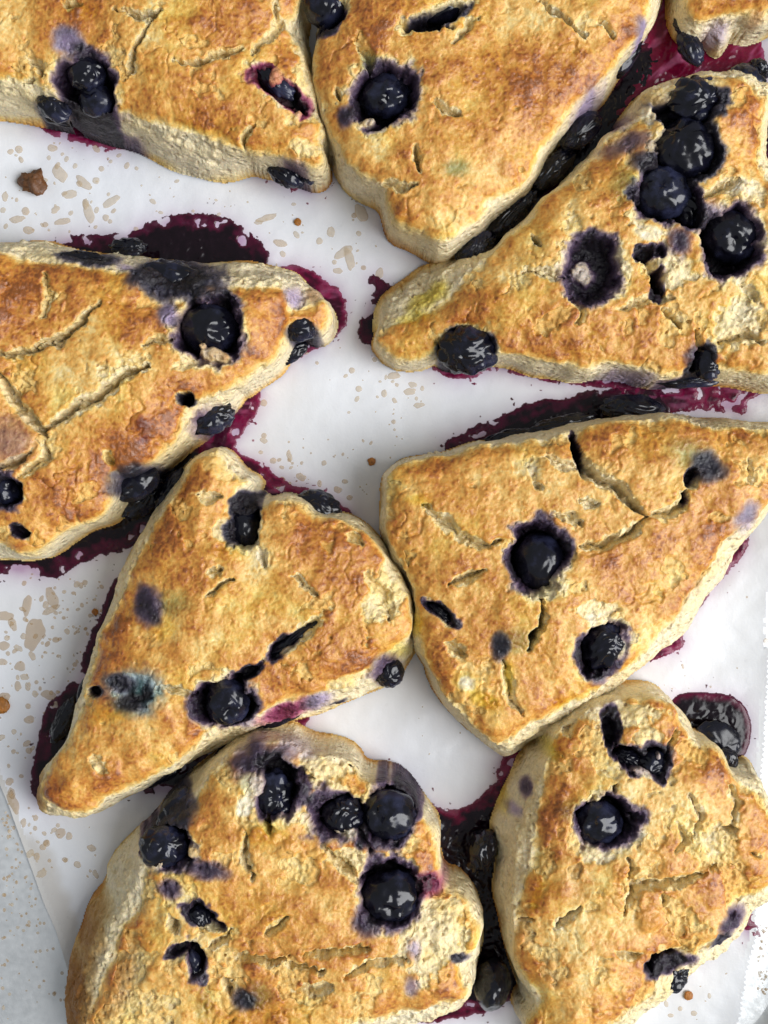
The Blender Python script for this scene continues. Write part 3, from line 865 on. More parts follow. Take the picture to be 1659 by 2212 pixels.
make_scone('F', 6, 22, [
    (65, 400), (130, 350), (250, 300), (340, 275), (470, 250), (600, 240), (740, 220), (830, 205), (852, 240), (872, 230), (875, 200), (920, 180),
    (1060, 150), (1190, 140), (1300, 160), (1430, 175), (1560, 180), (1700, 190), (1780, 260), (1750, 360), (1659, 480), (1580, 570),
    (1460, 670), (1430, 750), (1350, 860), (1270, 990), (1200, 1080), (1130, 1130), (1060, 1170), (960, 1250), (870, 1330), (780, 1370),
    (720, 1400), (640, 1440), (560, 1500), (480, 1470), (400, 1390), (340, 1330), (280, 1240), (230, 1150), (215, 1050), (200, 960),
    (170, 850), (120, 740), (90, 640), (75, 520)],
    [(60, 390), (200, 320), (330, 270), (500, 230), (700, 195), (900, 160), (1100, 125), (1300, 130), (1500, 150), (1750, 170),
     (1820, 260), (1780, 380), (1659, 500), (1580, 620), (1500, 720), (1420, 840), (1340, 960), (1270, 1060), (1150, 1150), (1030, 1260),
     (900, 1340), (760, 1430), (680, 1480), (570, 1535), (490, 1500), (380, 1410), (270, 1290), (220, 1180), (205, 1000), (180, 900),
     (110, 720), (75, 560)],
    [('crater', 705, 725, 128, 168, 0, 10, 0.12, 'p'), ('crater', 975, 1090, 92, 130, 25, 7, 0.2, 'p'), ('lump', 960, 985, 60, 45, 0, -0.8, 0.1), ('lump', 1050, 1110, 36, 60, 20, -1.0, 0.05),
     ('crater', 295, 945, 75, 26, 42, 4.5, 0.12, 'p'), ('stain', 545, 1080, 45, 60, 0, .8, 'k'), ('stain', 600, 1060, 90, 70, 0, .6, 'g'), ('crater', 688, 1050, 24, 46, 20, 5, 0.15, 'k'),
     ('crater', 1345, 400, 26, 42, 20, 4.5, 0.12, 'p'), ('stain', 1400, 340, 70, 80, -30, .8, 'k'), ('stain', 1320, 290, 100, 80, 0, .6, 'g'), ('crater', 1325, 470, 16, 40, 0, 4.5, 0.12, 'p'),
     ('stain', 490, 1310, 90, 40, 20, 1, 'y'), ('stain', 580, 1200, 25, 90, 0, .9, 'y'), ('stain', 390, 1230, 90, 50, 0, .4, 'y'), ('stain', 790, 1320, 60, 25, -20, .8, 'y'), ('stain', 200, 1000, 25, 60, 0, .8, 'y'),
     ('stain', 210, 480, 60, 30, 0, .7, 'y'), ('lump', 535, 1400, 62, 55, 0, 0.2, 0.5), ('lump', 410, 1250, 45, 40, 0, -0.4, 0.05),
     ('stain', 420, 1250, 130, 160, 0, .4, 'w'), ('stain', 930, 940, 110, 45, 0, .8, 'w'), ('stain', 1560, 560, 90, 60, -50, .7, 'l'), ('stain', 960, 1230, 50, 30, 0, .6, 'l'), ('stain', 1350, 830, 60, 30, -50, .5, 'b'), ('stain', 1300, 880, 60, 120, 35, .25, 'b'),
     ('crack', [(850, 215), (880, 310), (925, 370), (1040, 430), (1110, 510), (1160, 555)], 62, 4.5), ('crater', 882, 290, 20, 90, -15, 4.5, 0.0, 'p'),
     ('crack', [(1160, 555), (1110, 600), (1050, 640), (980, 668), (890, 670)], 46, 3), ('crack', [(1150, 555), (1230, 545), (1300, 510), (1325, 450)], 44, 2.6),
     ('crack', [(740, 295), (800, 330), (880, 350)], 44, 2), ('crack', [(220, 495), (300, 560), (390, 640), (510, 680), (560, 650)], 46, 2.4),
     ('crack', [(330, 835), (400, 810), (480, 770)], 44, 3), ('crack', [(730, 900), (722, 1010), (670, 1105)], 24, 5), ('crack', [(880, 490), (960, 495)], 22, 1.5),
     ('crack', [(690, 410), (715, 445)], 18, 2), ('crack', [(770, 540), (860, 560), (890, 600)], 36, 1.6), ('crack', [(330, 1080), (400, 1130)], 50, 2), ('crack', [(560, 1150), (600, 1320), (640, 1390)], 40, 2),
     ('crack', [(1590, 320), (1600, 420)], 30, 1.2)],
    "scone split by a branching crack around one big round berry", 106, crust=0.14, brown=0.02)

make_scone('G', 7, 23, [
    (690, 135), (740, 115), (830, 115), (900, 150), (1000, 180), (1070, 210), (1100, 260), (1200, 275), (1280, 330), (1310, 370), (1355, 470), (1370, 560),
    (1390, 640), (1450, 660), (1500, 720), (1510, 790), (1490, 850), (1440, 890), (1440, 930), (1470, 980), (1450, 1020), (1350, 1050),
    (1250, 1070), (1100, 1100), (900, 1200), (500, 1300), (230, 1250), (150, 1106), (170, 1000), (220, 900), (260, 800), (310, 700),
    (340, 620), (350, 540), (350, 480), (395, 440), (440, 400), (500, 350), (545, 270), (600, 210), (650, 160)],
    [(690, 100), (830, 95), (930, 140), (1080, 200), (1220, 262), (1310, 350), (1380, 480), (1400, 600), (1480, 690), (1525, 780),
     (1500, 880), (1475, 990), (1440, 1040), (1300, 1080), (1100, 1120), (950, 1230), (500, 1340), (150, 1300), (70, 1106), (75, 960),
     (100, 820), (160, 660), (210, 600), (225, 520), (290, 440), (380, 360), (450, 270), (560, 170)],
    [('crater', 800, 290, 85, 110, -5, 7, 0.25, 'p'), ('stain', 760, 200, 125, 90, 10, 1, 'p'), ('lump', 720, 275, 62, 62, 0, 0.2, 0.06), ('lump', 690, 350, 50, 36, -30, -1, 0.05),
     ('crater', 1030, 390, 110, 75, 0, 7, 0.2, 'p'), ('crater', 1190, 380, 112, 105, 0, 8, 0.15, 'p'), ('lump', 1040, 440, 60, 26, 15, -2, 0.0),
     ('crater', 1200, 660, 115, 118, 0, 8, 0.2, 'p'), ('stain', 1310, 615, 100, 55, 10, 1, 'm'), ('stain', 1120, 720, 60, 70, 0, .8, 'p'),
     ('crater', 415, 500, 100, 85, 10, 8, 0.15, 'p'), ('stain', 560, 550, 90, 36, 10, .9, 'p'), ('lump', 385, 540, 34, 60, 20, 0, 0.15), ('stain', 440, 620, 50, 40, 0, .9, 'p'), ('lump', 510, 510, 30, 26, 0, 0, 0.3),
     ('crater', 535, 725, 42, 36, 30, 4, 0.2, 'p'), ('crater', 590, 770, 36, 18, 20, 4, 0.2, 'p'), ('crater', 520, 895, 34, 66, -8, 5, 0.2, 'p'), ('crater', 465, 855, 50, 20, -25, 4, 0.2, 'p'),
     ('stain', 690, 1000, 46, 44, 0, .8, 'k'), ('stain', 740, 990, 60, 60, 0, .7, 'g'), ('stain', 450, 370, 80, 90, 20, 1, 'k'), ('stain', 560, 1010, 40, 80, 0, .4, 'g'),
     ('stain', 1440, 870, 40, 22, 0, 1, 'k'), ('stain', 1280, 830, 30, 50, 0, .6, 'l'), ('stain', 1270, 960, 30, 50, 0, .6, 'l'), ('stain', 850, 150, 90, 40, 10, .6, 'l'),
     ('stain', 1350, 780, 140, 200, 10, .75, 'w'), ('stain', 1160, 540, 200, 60, 10, .7, 'w'), ('stain', 960, 200, 130, 60, 20, .7, 'w'), ('stain', 1000, 280, 100, 50, 20, .6, 'w'),
     ('stain', 60, 1060, 110, 260, 12, 1.2, 'b'), ('stain', 60, 1060, 100, 240, 12, .7, 'y'), ('stain', 130, 800, 70, 130, 25, .8, 'b'), ('stain', 130, 800, 70, 130, 25, .5, 'y'), ('stain', 700, 1080, 200, 40, 0, .3, 'y'), ('stain', 780, 430, 80, 60, 0, .5, 'y'),
     ('lump', 840, 500, 52, 46, 0, 0.8, 0.55), ('stain', 260, 950, 60, 180, 25, .35, 'b'),
     ('crack', [(690, 440), (690, 530), (720, 600)], 26, 2.5), ('crack', [(760, 380), (775, 445)], 24, 4), ('crack', [(960, 485), (1040, 560), (1100, 625)], 36, 2.6),
     ('crack', [(620, 870), (700, 880), (780, 895), (850, 880)], 30, 3.2), ('crack', [(830, 905), (900, 915), (970, 930)], 20, 3.5), ('crack', [(890, 870), (1010, 860), (1130, 845)], 34, 3),
     ('crack', [(1040, 950), (1120, 900), (1250, 890)], 34, 2), ('crack', [(430, 740), (450, 800)], 40, 3), ('crack', [(760, 800), (840, 740)], 34, 2), ('crack', [(870, 1000), (1000, 990)], 50, 2),
     ('crack', [(560, 850), (610, 820), (640, 780)], 34, 2), ('crack', [(1080, 430), (1130, 520)], 24, 2), ('crack', [(880, 240), (930, 260)], 36, 2), ('crack', [(620, 950), (640, 1010)], 40, 2.5)],
    "pale crumbly scone studded with many glossy berries and an amber browned flank", 107, crust=-0.08, brown=-0.02, tilt=(-0.01, 0))

make_scone('H', 8, 22, [
    (560, 290), (640, 270), (690, 200), (760, 150), (860, 120), (970, 105), (1100, 120), (1170, 160), (1210, 220), (1230, 300), (1280, 360),
    (1360, 370), (1400, 390), (1440, 470), (1480, 540), (1560, 560), (1640, 640), (1700, 800), (1720, 1000), (1659, 1105), (1560, 1130),
    (1490, 1180), (1480, 1250), (1420, 1350), (1330, 1400), (1270, 1440), (1180, 1400), (1080, 1460), (1050, 1540), (1085, 1590),
    (1060, 1640), (980, 1690), (900, 1740), (830, 1790), (700, 1900), (450, 1900), (410, 1800), (500, 1680), (480, 1640), (400, 1540),
    (360, 1470), (350, 1350), (360, 1200), (410, 1060), (440, 900), (480, 750), (510, 600), (530, 450), (550, 350)],
    [(500, 290), (620, 240), (700, 160), (860, 110), (1000, 90), (1150, 120), (1230, 200), (1260, 330), (1330, 380), (1480, 430),
     (1540, 400), (1580, 470), (1590, 540), (1659, 620), (1760, 800), (1790, 1000), (1700, 1120), (1620, 1160), (1520, 1250),
     (1450, 1370), (1350, 1430), (1250, 1500), (1240, 1560), (1100, 1640), (1000, 1700), (850, 1810), (720, 1950), (420, 1950),
     (380, 1820), (480, 1690), (380, 1600), (330, 1480), (300, 1380), (270, 1250), (240, 1100), (270, 950), (230, 780), (250, 680),
     (300, 560), (390, 370)],
    [('crater', 830, 755, 162, 148, 0, 9, 0.15, 'p'), ('crater', 865, 300, 40, 90, -10, 5, 0.15, 'p'), ('crater', 980, 430, 120, 62, 25, 8, 0.15, 'p'), ('crater', 1080, 460, 80, 85, 0, 7, 0.15, 'p'),
     ('stain', 1110, 390, 60, 60, 0, .7, 'l'), ('lump', 1010, 500, 70, 28, 15, -0.5, 0.1), ('crater', 1160, 1500, 105, 75, -10, 9, 0.15, 'p'), ('stain', 1250, 1460, 60, 40, 0, .9, 'p'),
     ('stain', 1480, 1250, 110, 60, -50, 1, 'p'), ('stain', 1420, 1370, 80, 40, -40, .7, 'k'), ('stain', 430, 600, 26, 70, 10, .9, 'p'), ('stain', 370, 720, 50, 40, 0, .7, 'l'), ('stain', 330, 700, 40, 90, 0, .5, 'y'),
     ('stain', 560, 380, 60, 60, 0, .9, 'y'), ('stain', 620, 680, 90, 60, -60, .5, 'g'), ('stain', 460, 1130, 26, 110, 15, .8, 'y'), ('stain', 1540, 450, 50, 60, 0, .8, 'y'), ('stain', 760, 900, 120, 60, 0, .6, 'w'),
     ('stain', 900, 190, 260, 90, 0, .65, 'w'), ('stain', 1030, 320, 120, 80, 0, .65, 'w'), ('stain', 620, 250, 60, 50, 0, .8, 'w'), ('stain', 480, 1500, 140, 90, 30, .25, 'b'), ('stain', 660, 1040, 120, 110, 0, .25, 'b'), ('stain', 400, 1340, 60, 120, 0, .2, 'b'),
     ('lump', 1050, 1270, 95, 100, 30, 0.8, 0.62), ('lump', 1110, 430, 22, 34, 0, -1, 0.0),
     ('crack', [(930, 1250), (960, 1160), (980, 1085), (1100, 1075), (1200, 1080), (1290, 1040), (1390, 1000)], 50, 3), ('crack', [(940, 940), (965, 1000), (960, 1060)], 36, 2),
     ('crack', [(1430, 800), (1530, 800)], 40, 2.6), ('crack', [(580, 1315), (640, 1240), (700, 1190)], 40, 2.4), ('crack', [(1130, 1120), (1130, 1210)], 36, 2.2), ('crack', [(870, 1450), (930, 1440), (1010, 1450)], 50, 2),
     ('crack', [(370, 1285), (480, 1280)], 18, 2.4), ('crack', [(1200, 760), (1240, 870), (1180, 910)], 30, 2), ('crack', [(1290, 840), (1310, 720), (1260, 600)], 30, 1.6), ('crack', [(1460, 560), (1510, 660), (1500, 780)], 30, 1.6),
     ('crack', [(860, 600), (880, 560)], 20, 3.5), ('crack', [(1580, 920), (1620, 950)], 24, 3), ('crack', [(690, 210), (640, 290), (600, 300)], 50, 2.5), ('crack', [(1220, 300), (1180, 360), (1150, 420)], 40, 2)],
    "rounded scone with one berry in a round hollow, squashed berry pool at its corner", 108, crust=-0.02, brown=-0.01)

make_scone('J', 9, 20, [
    (930, -200), (960, 60), (1060, 150), (1150, 120), (1250, 80), (1400, 60), (1500, 80), (1659, 110), (1900, 0), (1900, -500), (900, -600)],
    [(830, 130), (900, 220), (1000, 350), (1080, 450), (1130, 520), (1190, 545), (1230, 510), (1280, 420), (1340, 290), (1400, 200),
     (1480, 200), (1560, 220), (1640, 130), (1950, 50), (1950, -600), (880, -650), (900, -200)],
    [('dip', 1150, 300, 500, 5), ('stain', 1280, 180, 160, 90, 0, .5, 'l'), ('stain', 1230, 380, 60, 120, 20, .4, 'b'), ('stain', 1590, 110, 80, 50, 0, .5, 'b')],
    "scone of which only a pale pointed end shows above the crimson juice", 109, crust=0.1)

# ---------------------------------------------------------------- berries baked into the scones
for a in [
    ('A', 430, 365, 92, 88, 0, -2.0, 1), ('A', 480, 500, 92, 80, 0, -4.5, 0), ('A', 275, 545, 85, 55, 30, -5.5, 2),
    ('A', 1350, 410, 120, 52, 42, -1.8, 4),
    ('B', 420, 430, 112, 100, -20, -3.0, 3), ('B', 690, 40, 115, 70, -20, -3.0, 5), ('B', 150, 30, 95, 95, 0, -3.0, 1),
    ('C', 1370, 215, 115, 85, -10, -0.8, 4), ('C', 1335, 410, 128, 122, 0, -0.3, 1), ('C', 1240, 590, 112, 108, 0, -0.6, 3),
    ('C', 1520, 755, 112, 110, 0, -1.0, 3), ('C', 455, 1215, 112, 95, 0, -3.0, 4), ('C', 1410, 1270, 55, 70, 0, -3.0, 2),
    ('C', 1340, 660, 60, 70, 0, -4.0, 2),
    ('D', 945, 580, 125, 118, 0, -2.0, 0), ('D', 10, 1310, 78, 78, 0, -2.0, 2),
    ('E', 885, 375, 58, 78, 0, -5.0, 5), ('E', 820, 1045, 84, 88, 0, -0.8, 3), ('E', 1090, 800, 130, 40, -38, -3.0, 2),
    ('F', 712, 735, 103, 118, 0, -1.6, 5), ('F', 985, 1085, 85, 100, 25, -2.0, 4), ('F', 300, 950, 60, 26, 42, -4, 2),
    ('G', 790, 310, 72, 90, 0, -1.6, 4), ('G', 1035, 375, 68, 66, 0, -1.6, 2), ('G', 1195, 385, 96, 94, 0, -1.0, 0), ('G', 1200, 660, 95, 92, 0, -0.6, 3), ('G', 410, 490, 84, 76, 0, -1.2, 1),
    ('G', 535, 725, 44, 38, 30, -1.4, 2), ('G', 520, 900, 34, 62, -8, -2.0, 2),
    ('H', 790, 750, 118, 112, 0, -1.0, 3), ('H', 1065, 455, 85, 80, 0, -2.4, 2), ('H', 940, 420, 80, 50, 25, -4.0, 4),
]:
    add_berry(a[0], a[1], a[2], a[3], a[4], rot=a[5], top=a[6], var=a[7])
for key, cx, cy, rx, ry, rot, z, fl, var in [      # squeezed out through the cut sides
    ('A', 1400, 850, 95, 60, 35, 8, 0.9, 2), ('A', 1520, 850, 50, 50, 0, 9, 0.8, 4), ('A', 300, 575, 110, 42, 15, 7, .9, 2), ('A', 470, 630, 90, 34, 15, 4, .8, 2),
    ('B', 1500, 260, 110, 45, -55, 6, 0.9, 2), ('B', 1300, 590, 110, 65, -40, 6, 0.9, 1), ('B', 1180, 760, 120, 55, -45, 4, .8, 4), ('B', 1000, 960, 130, 45, -45, 4, .8, 2),
    ('C', 490, 820, 90, 60, -50, 6, 0.9, 4), ('C', 1330, 1330, 130, 38, 0, 7, 0.8, 2), ('C', 1570, 150, 85, 70, 40, 7, .9, 1), ('C', 620, 690, 110, 40, -45, 4, .8, 2),
    ('D', 770, 355, 140, 80, 12, 13, 0.7, 2), ('D', 380, 268, 100, 36, 8, 13, .8, 2), ('D', 1345, 575, 75, 62, 0, 13, 0.9, 2), ('D', 1310, 690, 75, 40, -30, 4, 0.8, 2),
    ('D', 950, 985, 105, 68, -20, 11, 0.8, 4), ('D', 610, 1275, 115, 78, -22, 11, 0.8, 0), ('D', 580, 215, 80, 40, 0, 5, .8, 4), ('D', 640, 1350, 110, 60, -40, 3, .7, 2),
    ('E', 1170, 300, 90, 66, 25, 8, 0.9, 1), ('E', 1445, 935, 54, 58, 20, 12, 0.9, 1), ('E', 1030, 1095, 110, 34, -22, 11, .7, 4), ('E', 262, 1010, 22, 60, 15, 9, .9, 5), ('E', 560, 1330, 90, 32, -25, 5, .8, 2), ('E', 185, 1120, 34, 90, 25, 2, .6, 2),
    ('E', 600, 230, 40, 90, 35, 6, .8, 4),
    ('F', 1100, 105, 130, 60, 5, 6, 0.8, 2), ('F', 800, 185, 150, 50, -12, 5, .8, 4), ('F', 600, 222, 120, 34, -10, 4, .8, 2),
    ('G', 455, 360, 50, 85, 35, 14, 0.8, 2), ('G', 620, 190, 40, 60, 30, 6, .8, 2),
    ('H', 1150, 1535, 95, 88, 0, 12, 0.9, 4), ('H', 1490, 1250, 110, 46, -52, 9, 0.8, 2), ('H', 1400, 330, 120, 95, 20, 2, 0.3, 1), ('H', 1440, 430, 60, 60, 0, 6, .7, 2),
    ('J', 960, 430, 170, 95, 60, 6, 0.8, 2), ('J', 880, 240, 90, 60, 60, 6, .8, 4),
]:
    add_berry(key, cx, cy, rx, ry, rot=rot, var=var, flat=fl, z=z)


# ---------------------------------------------------------------- loose berries on the paper
def loose_berry(win, cx, cy, rx, ry, rot, h, var, label):
    from mathutils import Matrix
    c = W(win, [(cx, cy)], h)[0]
    a, b = wlen(win, rx, h), wlen(win, ry, h)
    me = BERRY[var].copy()
    R = Matrix.Rotation(random.uniform(0, 6.28), 4, 'Z') @ Matrix.Rotation(0.6, 4, 'X')
    me.transform(Matrix.Rotation(math.radians(-rot), 4, 'Z') @ Matrix.Diagonal((a / 1000, b / 1000, h / 1000, 1)) @ R)
    o = link("loose_blueberry", me, None, (c[0] / 1000, c[1] / 1000, h * 0.93 / 1000))
    tag(o, label, "blueberry", "loose blueberries on the paper")


loose_berry(8, 240, 1590, 92, 125, 10, 7.0, 5, "smooth black loose blueberry wedged at the foot of two scones")
loose_berry(8, 190, 900, 70, 110, 20, 4.5, 2, "crushed loose blueberry in the dark juice alley between two scones")
loose_berry(9, 1560, 640, 110, 100, 40, 4.0, 1, "dark loose blueberry in crimson juice beside the pale pointed scone end")

# ---------------------------------------------------------------- juice
PUDDLES = [
    ('F', [(60, 560), (130, 525), (200, 516), (270, 522), (300, 497), (340, 486), (390, 472), (450, 475), (500, 490), (550, 530), (575, 565), (560, 610), (400, 640), (200, 600)],
     'd', 0.35, "dark juice pool with white gaps spread above the deeply cracked scone"),
    ('F', [(600, 580), (650, 580), (690, 600), (740, 640), (742, 690), (715, 730), (650, 760), (600, 795), (560, 800), (540, 740), (570, 650)],
     'm', 0.1, "crimson juice edging the blunt tip of the deeply cracked scone"),
    ('F', [(555, 835), (560, 860), (530, 915), (495, 960), (510, 985), (560, 1005), (610, 1045), (680, 1065), (740, 1095), (760, 1125), (690, 1150), (560, 1160), (440, 1040), (420, 960), (500, 870)],
     'm', 0.1, "purple juice running from the cracked scone to the blunt end of the next"),
    ('F', [(450, 1000), (400, 1060), (340, 1110), (300, 1165), (220, 1185), (150, 1215), (110, 1240), (60, 1238), (-40, 1220), (-60, 1160), (150, 1100), (300, 1000), (400, 960)],
     'd', 0.3, "blackish juice with ragged drips below the deeply cracked scone"),
    ('F', [(262, 1240), (232, 1320), (200, 1400), (182, 1470), (150, 1495), (110, 1530), (98, 1590), (84, 1650), (76, 1700), (100, 1735), (160, 1690), (230, 1500), (300, 1300)],
     'd', 0.15, "dark juice seeping along the narrow tipped scone's shaded side"),
    ('F', [(420, 1640), (370, 1660), (300, 1690), (320, 1705), (380, 1712), (430, 1690), (520, 1650)],
     'd', 0.3, "thin dark juice line under the narrow tipped scone"),
    ('F', [(560, 1590), (600, 1592), (650, 1575), (660, 1545), (620, 1530), (540, 1570)], 'm', 0.1, "small magenta juice smear at the narrow tipped scone's cut side"),
    ('F', [(800, 1655), (850, 1685), (905, 1735), (950, 1760), (1000, 1765), (1050, 1735), (1085, 1690), (1130, 1700), (1120, 1800), (1110, 1950), (1130, 2080), (1150, 2130), (1080, 2170), (990, 2185), (900, 2200), (860, 2160), (980, 2060), (960, 1900), (880, 1760), (780, 1680)],
     'x', 0.05, "long dark juice alley between the pale crumbly scone and the rounded scone"),
    ('F', [(1080, 1660), (1095, 1630), (1120, 1620), (1130, 1650), (1100, 1690), (1075, 1680)], 'm', 0.1, "small crimson drip beside the rounded scone's pale flank"),
    ('F', [(1462, 1515), (1500, 1508), (1570, 1512), (1600, 1530), (1612, 1565), (1608, 1610), (1580, 1650), (1540, 1670), (1480, 1650), (1450, 1570)],
     'k', 0.0, "round black burst berry pool near the toothed paper edge"),
    ('F', [(1410, 1400), (1445, 1375), (1470, 1378), (1468, 1400), (1430, 1412), (1400, 1420)], 'm', 0.1, "tiny crimson juice spot beside the branching cracked scone's cut side"),
    ('F', [(1530, 1250), (1590, 1175), (1612, 1165), (1600, 1195), (1550, 1250), (1500, 1310), (1480, 1320)], 'm', 0.25, "faint magenta smear along the branching cracked scone's cut side"),
    ('F', [(960, 968), (1010, 942), (1080, 920), (1150, 880), (1250, 868), (1330, 850), (1390, 838), (1440, 860), (1440, 940), (1200, 960), (1050, 985)],
     'd', 0.05, "black juice band spread above the branching cracked scone"),
    ('F', [(1320, 840), (1400, 838), (1500, 838), (1600, 836), (1640, 838), (1640, 850), (1600, 862), (1612, 890), (1560, 880), (1480, 878), (1400, 880)],
     'm', 0.2, "bright magenta juice streak where two scones nearly touch"),
    ('F', [(900, 770), (960, 800), (1000, 815), (1060, 790), (1130, 803), (1220, 822), (1330, 832), (1400, 840), (1300, 780), (1000, 740)],
     'm', 0.15, "thin crimson juice rim under the large clustered scone"),
    ('F', [(800, 600), (830, 625), (800, 660), (790, 700), (785, 725), (815, 745), (860, 720), (850, 640)], 'd', 0.25, "brownish juice splash at the large clustered scone's narrow tip"),
    ('F', [(1400, 90), (1330, 180), (1290, 250), (1240, 290), (1180, 370), (1100, 440), (1020, 500), (950, 550), (960, 600), (1050, 560), (1150, 440), (1260, 350), (1330, 280), (1400, 200), (1440, 130)],
     'k', 0.0, "black juice filling the narrow gap beside the broad smooth scone"),
    ('F', [(1440, -60), (1410, 80), (1350, 180), (1310, 270), (1400, 240), (1480, 190), (1560, 180), (1620, 190), (1655, 160), (1640, 110), (1630, 60), (1655, 45), (1640, -40)],
     's', 0.0, "glossy streaked crimson juice around the pale pointed scone end"),
    ('F', [(70, 250), (110, 285), (180, 303), (260, 318), (285, 300), (200, 270)], 'm', 0.1, "purple juice rim under the scone beside the brown crumb"),
    ('F', [(550, 365), (600, 385), (640, 402), (680, 412), (700, 370), (620, 340)], 'm', 0.2, "small purple juice mark below the ragged corner of the crumb side scone"),
    ('F', [(820, 410), (838, 450), (850, 490), (900, 520), (945, 552), (960, 520), (900, 480)], 'm', 0.05, "thin dark red juice rim below the broad smooth scone"),
    ('F', [(1640, 220), (1652, 300), (1644, 400), (1680, 420), (1720, 300), (1690, 200)], 'm', 0.0, "magenta juice beside the large clustered scone's outer edge"),
    ('F', [(1600, 1990), (1625, 1980), (1634, 2005), (1632, 2025), (1600, 2000), (1560, 2000), (1500, 2060), (1470, 2075), (1560, 1960)], 'm', 0.3, "purple juice drips reaching the toothed paper edge"),
]
PC = {'d': ((0.065, 0.004, 0.022), (0.007, 0.002, 0.005)), 'm': ((0.20, 0.003, 0.048), (0.035, 0.002, 0.012)), 'x': ((0.15, 0.003, 0.032), (0.007, 0.002, 0.006)),
      'k': ((0.085, 0.004, 0.026), (0.006, 0.003, 0.006)), 's': ((0.28, 0.006, 0.06), (0.14, 0.003, 0.026))}
PSDF = []
for n, (win, pts, tone, holes, label) in enumerate(PUDDLES):
    P = chaikin(W(win, pts), 1)
    PSDF.append((P, tone))
    x0, y0 = P.min(0) - 5; x1, y1 = P.max(0) + 5
    X, Y = np.meshgrid(np.arange(x0, x1, 0.2), np.arange(y0, y1, 0.2))
    Z0 = np.zeros_like(X) + n * 3.3
    d = fast_sdf(P, x0, y0, x1, y1, 0.5, X, Y)
    n1 = fbm(X, Y, Z0, 4.5, 3, 301); n2 = fbm(X, Y, Z0, 1.3, 3, 302, 0.6)
    amp = 0.25 if tone == 'k' else 0.7
    d = d + amp * (1.3 * n1 + 1.0 * n2) + (1.4 if tone in 'dkx' else 0.8)
    spk = (fbm(X, Y, Z0, 1.5, 2, 311) - 0.42) * 2.0 - 0.10 * np.maximum(-d, 0)
    d = np.where(d > -4.0, np.maximum(d, spk), d)
    if holes > 0:
        h = fbm(X, Y, Z0, 4.2, 3, 305)
        d = np.minimum(d, (0.42 - holes * 0.9 - h) * 3.0 + sstep(2.0, 5.5, d) * 4)
    m = d > 0
    used, F = grid_faces(d > -0.15)
    t = np.clip(d, 0, 6)
    ridge = billow(X, Y, Z0, 2.6, 2, 307)
    zz = paper_height(X, Y) + 0.03 + np.where(d < 0, -0.08, 0.22 * (1 - np.exp(-t / 0.35)) + 0.5 * sstep(1, 5, t) * ridge)
    ca, cb = np.array(PC[tone][0]), np.array(PC[tone][1])
    k = sstep(0.1, 1.9, t + 1.3 * n1)[..., None]
    C = ca * (1 - k) + cb * k
    if tone in 'ms':
        a = math.radians(40 if tone == 's' else 0)
        st = fbm(X * math.cos(a) + Y * math.sin(a), (Y * math.cos(a) - X * math.sin(a)) * 3.2, Z0, 9 if tone == 's' else 6, 3, 309)
        w = (sstep(0.05, 0.35, st) * (0.75 if tone == 's' else 0.35))[..., None]
        C = C * (1 - w) + np.array((0.40, 0.10, 0.22)) * w
    V = np.stack([X[used], Y[used], zz[used]], 1)
    o = P.mean(0)
    V[:, 0] -= o[0]; V[:, 1] -= o[1]
    ob = link("juice_puddle", build_mesh("juice_puddle", V, F, M_JUICE, C[used], ((0.8 + 0.2 * sstep(0.0, 0.6, d)) if tone in 'dk' else (0.72 + 0.28 * sstep(0.0, 1.2, d + 0.8 * n1)))[used]), None, (o[0] / 1000, o[1] / 1000, 0))
    tag(ob, label, "juice", "berry juice on the paper")

# ---------------------------------------------------------------- parchment sheet
PO = parchment_outline()
x0, y0 = PO.min(0) - 1; x1, y1 = PO.max(0) + 1
cell = 0.5
X, Y = np.meshgrid(np.arange(x0, x1, cell), np.arange(y0, y1, cell))
dP = poly_sdf(PO, X, Y)
halo = np.zeros_like(X)
hn = fbm(X, Y, 0 * X, 5.0, 3, 401)
for P, tone in PSDF:
    bx0, by0 = P.min(0) - 9; bx1, by1 = P.max(0) + 9
    ii = (X[0] > bx0) & (X[0] < bx1); jj = (Y[:, 0] > by0) & (Y[:, 0] < by1)
    if not ii.any() or not jj.any():
        continue
    sl = np.ix_(jj, ii)
    d = poly_sdf(P, X[sl], Y[sl])
    halo[sl] = np.maximum(halo[sl], np.exp(-np.maximum(-d + 1.6 * hn[sl], 0) / 2.0) * np.clip(0.75 + 0.9 * hn[sl], 0.1, 1))
C = np.empty(X.shape + (3,)); C[:] = (0.72, 0.74, 0.78)
gt = sstep(0.1, 0.5, fbm(X, Y, 0 * X, 30, 3, 403))[..., None] * 0.25       # baked-in tan cast
C = C * (1 - gt) + np.array((0.66, 0.64, 0.60)) * gt
h = np.clip(halo * 0.95, 0, 0.85)[..., None]
C = C * (1 - h) + np.array((0.36, 0.20, 0.36)) * h
# greasy see-through strip along the left edge of the sheet
gl = W('F', [(60, 1860), (110, 1980), (150, 2100), (175, 2200)])
gd, _ = line_dist(gl, X, Y)
gm = (1 - sstep(3.0, 6.5, gd + 2.5 * hn))[..., None] * 0.6
C = C * (1 - gm) + np.array((0.47, 0.43, 0.37)) * gm
# verts near the border are pulled on to the outline so that the teeth stay crisp
PZ = paper_height(X, Y)
used, F = grid_faces(dP > 0.9)
idx = np.full(X.shape, -1, np.int64); idx[used] = np.arange(used.sum())
V = [np.stack([X[used], Y[used], PZ[used]], 1)]
me = build_mesh("parchment_sheet", V[0], F, M_PAPER, C[used])
sheet = link("parchment_sheet", me)
tag(sheet, "white baking parchment with a toothed torn edge, stained by juice", "parchment")
